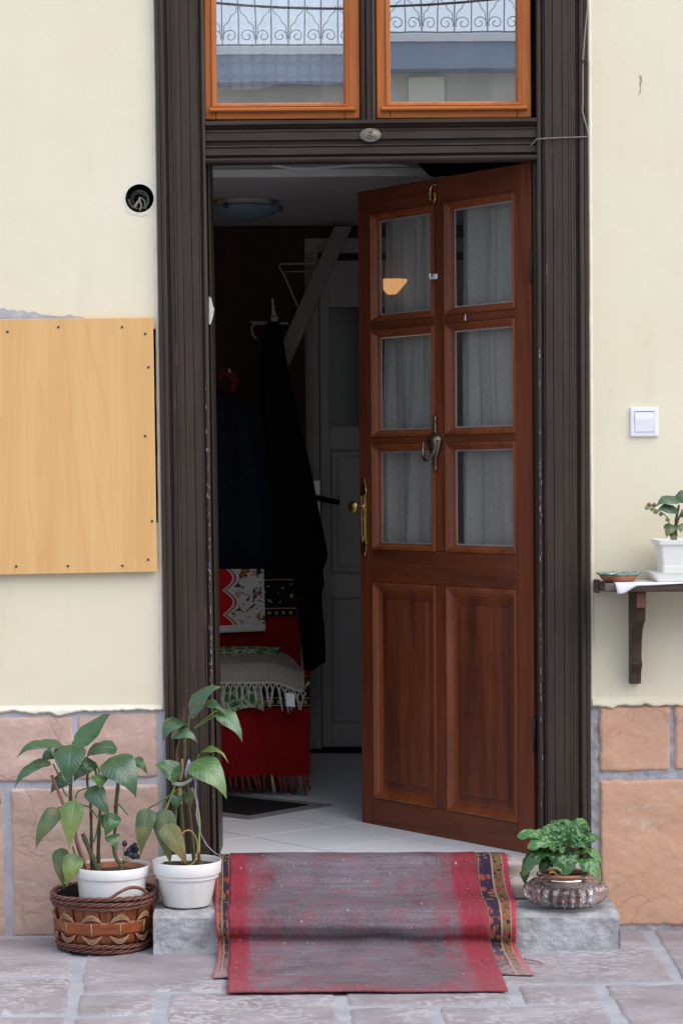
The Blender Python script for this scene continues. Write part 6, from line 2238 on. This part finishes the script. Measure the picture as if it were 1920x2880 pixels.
stem(plt, [(1896, 1528), (1898, 1490), (1902, 1450), (1908, 1420)], YB, (0.006, 0.003), 'stem_brown', nodes=True)
stem(plt, [(1898, 1490), (1906, 1462), (1918, 1432)], YB, (0.003, 0.002), 'stem_brown')
stem(plt, [(1900, 1470), (1912, 1452), (1926, 1445)], YB, (0.0025, 0.0018), 'stem_brown')
stem(plt, [(1893, 1520), (1888, 1490), (1878, 1465), (1868, 1448), (1845, 1434), (1825, 1424)], YB - 0.02, (0.0024, 0.0012), 'petiole_lime')
C_ = dict(fold=0.12, wave=0.005, crinkle=0.004, nu=16, nv=8, heart=0.75)
leaf(plt, (1925, 1412), (1842, 1424), 46, 'g', YB - 0.03, -0.04, bulge=0.010, face=(0, -0.6, 0.9), **C_)
leaf(plt, (1890, 1402), (1950, 1412), 44, 'g', YB - 0.03, -0.02, bulge=0.010, face=(0, -0.7, 0.8), **C_)
leaf(plt, (1905, 1440), (1846, 1436), 34, 'g', YB - 0.04, -0.02, bulge=0.008, face=(0, -0.8, 0.6), **C_)
leaf(plt, (1888, 1475), (1872, 1512), 34, 'o', YB - 0.03, -0.03, bulge=0.008, face=(-0.2, -1, 0.3), **C_)
leaf(plt, (1902, 1478), (1914, 1498), 34, 'o', YB - 0.03, -0.02, bulge=0.008, face=(0.1, -1, 0.3), **C_)
leaf(plt, (1918, 1440), (1944, 1462), 34, 'g', YB - 0.02, -0.02, bulge=0.008, face=(0.1, -1, 0.3), **C_)
leaf(plt, (1893, 1500), (1886, 1526), 22, 'o', YB - 0.03, -0.02, bulge=0.006, **C_)
for (x, y, m_) in ((1818, 1428, 'petiole_lime'), (1824, 1420, 'stick'), (1832, 1432, 'petiole_lime'), (1842, 1440, 'petiole_lime'), (1838, 1421, 'stick'), (1857, 1446, 'petiole_lime'), (1876, 1462, 'petiole_lime')):
    obj('flower_bud', MB().lathe(P(x, y, YB - 0.03), [(0.001, -0.006), (0.005, -0.003), (0.006, 0.001), (0.003, 0.005), (0.001, 0.007)], 8, 1.2, 0.8), M[m_], plt, smooth=True)

# ================================================================== ACROSS THE COURTYARD (seen mirrored in the upper panes)
BYD = -10.2
zs = 4.27                       # top of the balcony slab
ob = thing('opposite_balcony', 'white balcony with scrolled iron railing mirrored in the upper panes', 'balcony', (0, BYD - 0.5, zs))
obj('slab', MB().box(-3.5, 3.5, BYD - 0.6, BYD + 0.02, zs - 0.055, zs), M['far_white'], ob)
obj('soffit_beam', MB().box(-3.5, 3.5, BYD - 0.6, BYD - 0.01, zs - 0.25, zs - 0.057), M['far_soffit_shade'], ob)  # beam coloured blue-grey to stand for the shaded soffit reflecting sky
obj('bottom_rail', MB().box(-3.5, 3.5, BYD - 0.03, BYD - 0.015, zs + 0.012, zs + 0.024), M['iron'], ob)
obj('top_rail', MB().box(-3.5, 3.5, BYD - 0.035, BYD - 0.01, zs + 0.92, zs + 0.95), M['iron'], ob)
bar_me = None
pitch = 0.122
scroll_me = None


def spiral(cx, cz, r0, turns, sgn, a0):
    return [(cx + sgn * r0 * (1 - 0.75 * i / 30) * math.cos(a0 + turns * 2 * math.pi * i / 30), cz + r0 * (1 - 0.75 * i / 30) * math.sin(a0 + turns * 2 * math.pi * i / 30)) for i in range(31)]


for k in range(-16, 17):
    x = k * pitch
    o_ = obj('bar', MB().box(x - 0.0045, x + 0.0045, BYD - 0.028, BYD - 0.016, zs + 0.0245, zs + 0.919), M['iron'], ob)
    for sgn in (1, -1):
        pts = list(reversed(spiral(x + sgn * 0.062, zs + 0.09, 0.052, 1.4, -sgn, -math.pi * 0.5)))
        pts = spiral(x + sgn * 0.061, zs + 0.085, 0.054, 1.3, sgn, -0.5)
        tail = [(x + sgn * (0.110), zs + 0.09), (x + sgn * 0.105, zs + 0.16), (x + sgn * 0.075, zs + 0.19), (x + sgn * 0.058, zs + 0.23), (x + sgn * 0.020, zs + 0.26), (x + sgn * 0.012, zs + 0.29), (x + sgn * 0.022, zs + 0.305)]
        if k % 2 == 0:
            obj('scroll', MB().tube([(px_, BYD - 0.022, pz_) for px_, pz_ in pts], 0.0036, 5), M['iron'], ob)
            obj('scroll', MB().tube([(px_, BYD - 0.022, pz_) for px_, pz_ in tail], 0.0032, 5), M['iron'], ob)
fb = thing('opposite_house', 'shaded house wall below the balcony, mirrored in the upper panes', 'building', (0, -10.5, GZ))
obj('wall', MB().box(-7, 7, -10.9, -10.4, GZ, zs - 0.2505), M['far_wall'], fb)
obj('doorway', MB().box(0.52, 0.78, -10.399, -10.37, GZ, 3.985), M['far_pale'], fb)
# cable slung in front of the facade, above the picture
mb = MB().tube([(lerp(-2.2, 2.3, i / 40), -0.6, 2.565 + 0.05 * ((lerp(-2.2, 2.3, i / 40) - 0.05) / 0.5) ** 2 * 0.55) for i in range(41)], 0.0042, 6)
tag(obj('overhead_cable', mb, M['cable_dark'], smooth=True), 'dark sagging cable mirrored across both upper panes', 'cable')

# small warm wall lamp round the corner of the room; the door's top pane mirrors it
lq = CP + ray(1078, 804) * 1.0
dn = Vector((-math.sin(DA), -math.cos(DA), 0))
d0 = ray(1078, 804).normalized()
tt = (Vector((HX, HY, 0)) - CP).dot(dn) / d0.dot(dn)
hit = CP + d0 * tt
rd = d0 - dn * 2 * d0.dot(dn)
lpos = hit + rd * ((RX0 + 0.07 - hit.x) / rd.x)
wl_ = thing('wall_lamp', 'small warm wall lamp glowing as a reflection in the top door pane', 'lamp', (RX0, lpos.y, lpos.z))
t = NT('lit_shade')
t.b.inputs['Emission Color'].default_value = (1.0, 0.48, 0.16, 1)
t.b.inputs['Emission Strength'].default_value = 4.0
M['lit'] = t.fin((0.7, 0.5, 0.3), 0.8)
obj('shade', MB().lathe(lpos + Vector((0, 0, -0.03)), [(0.018, 0.0), (0.055, 0.045), (0.060, 0.055)], 24, cap0=True, cap1=True), M['lit'], wl_, smooth=True, split=40)
obj('arm', MB().tube([(RX0 + 0.001, lpos.y, lpos.z - 0.05), (RX0 + 0.04, lpos.y, lpos.z - 0.055), (lpos.x, lpos.y, lpos.z - 0.03)], 0.005, 8), M['brass'], wl_, smooth=True)
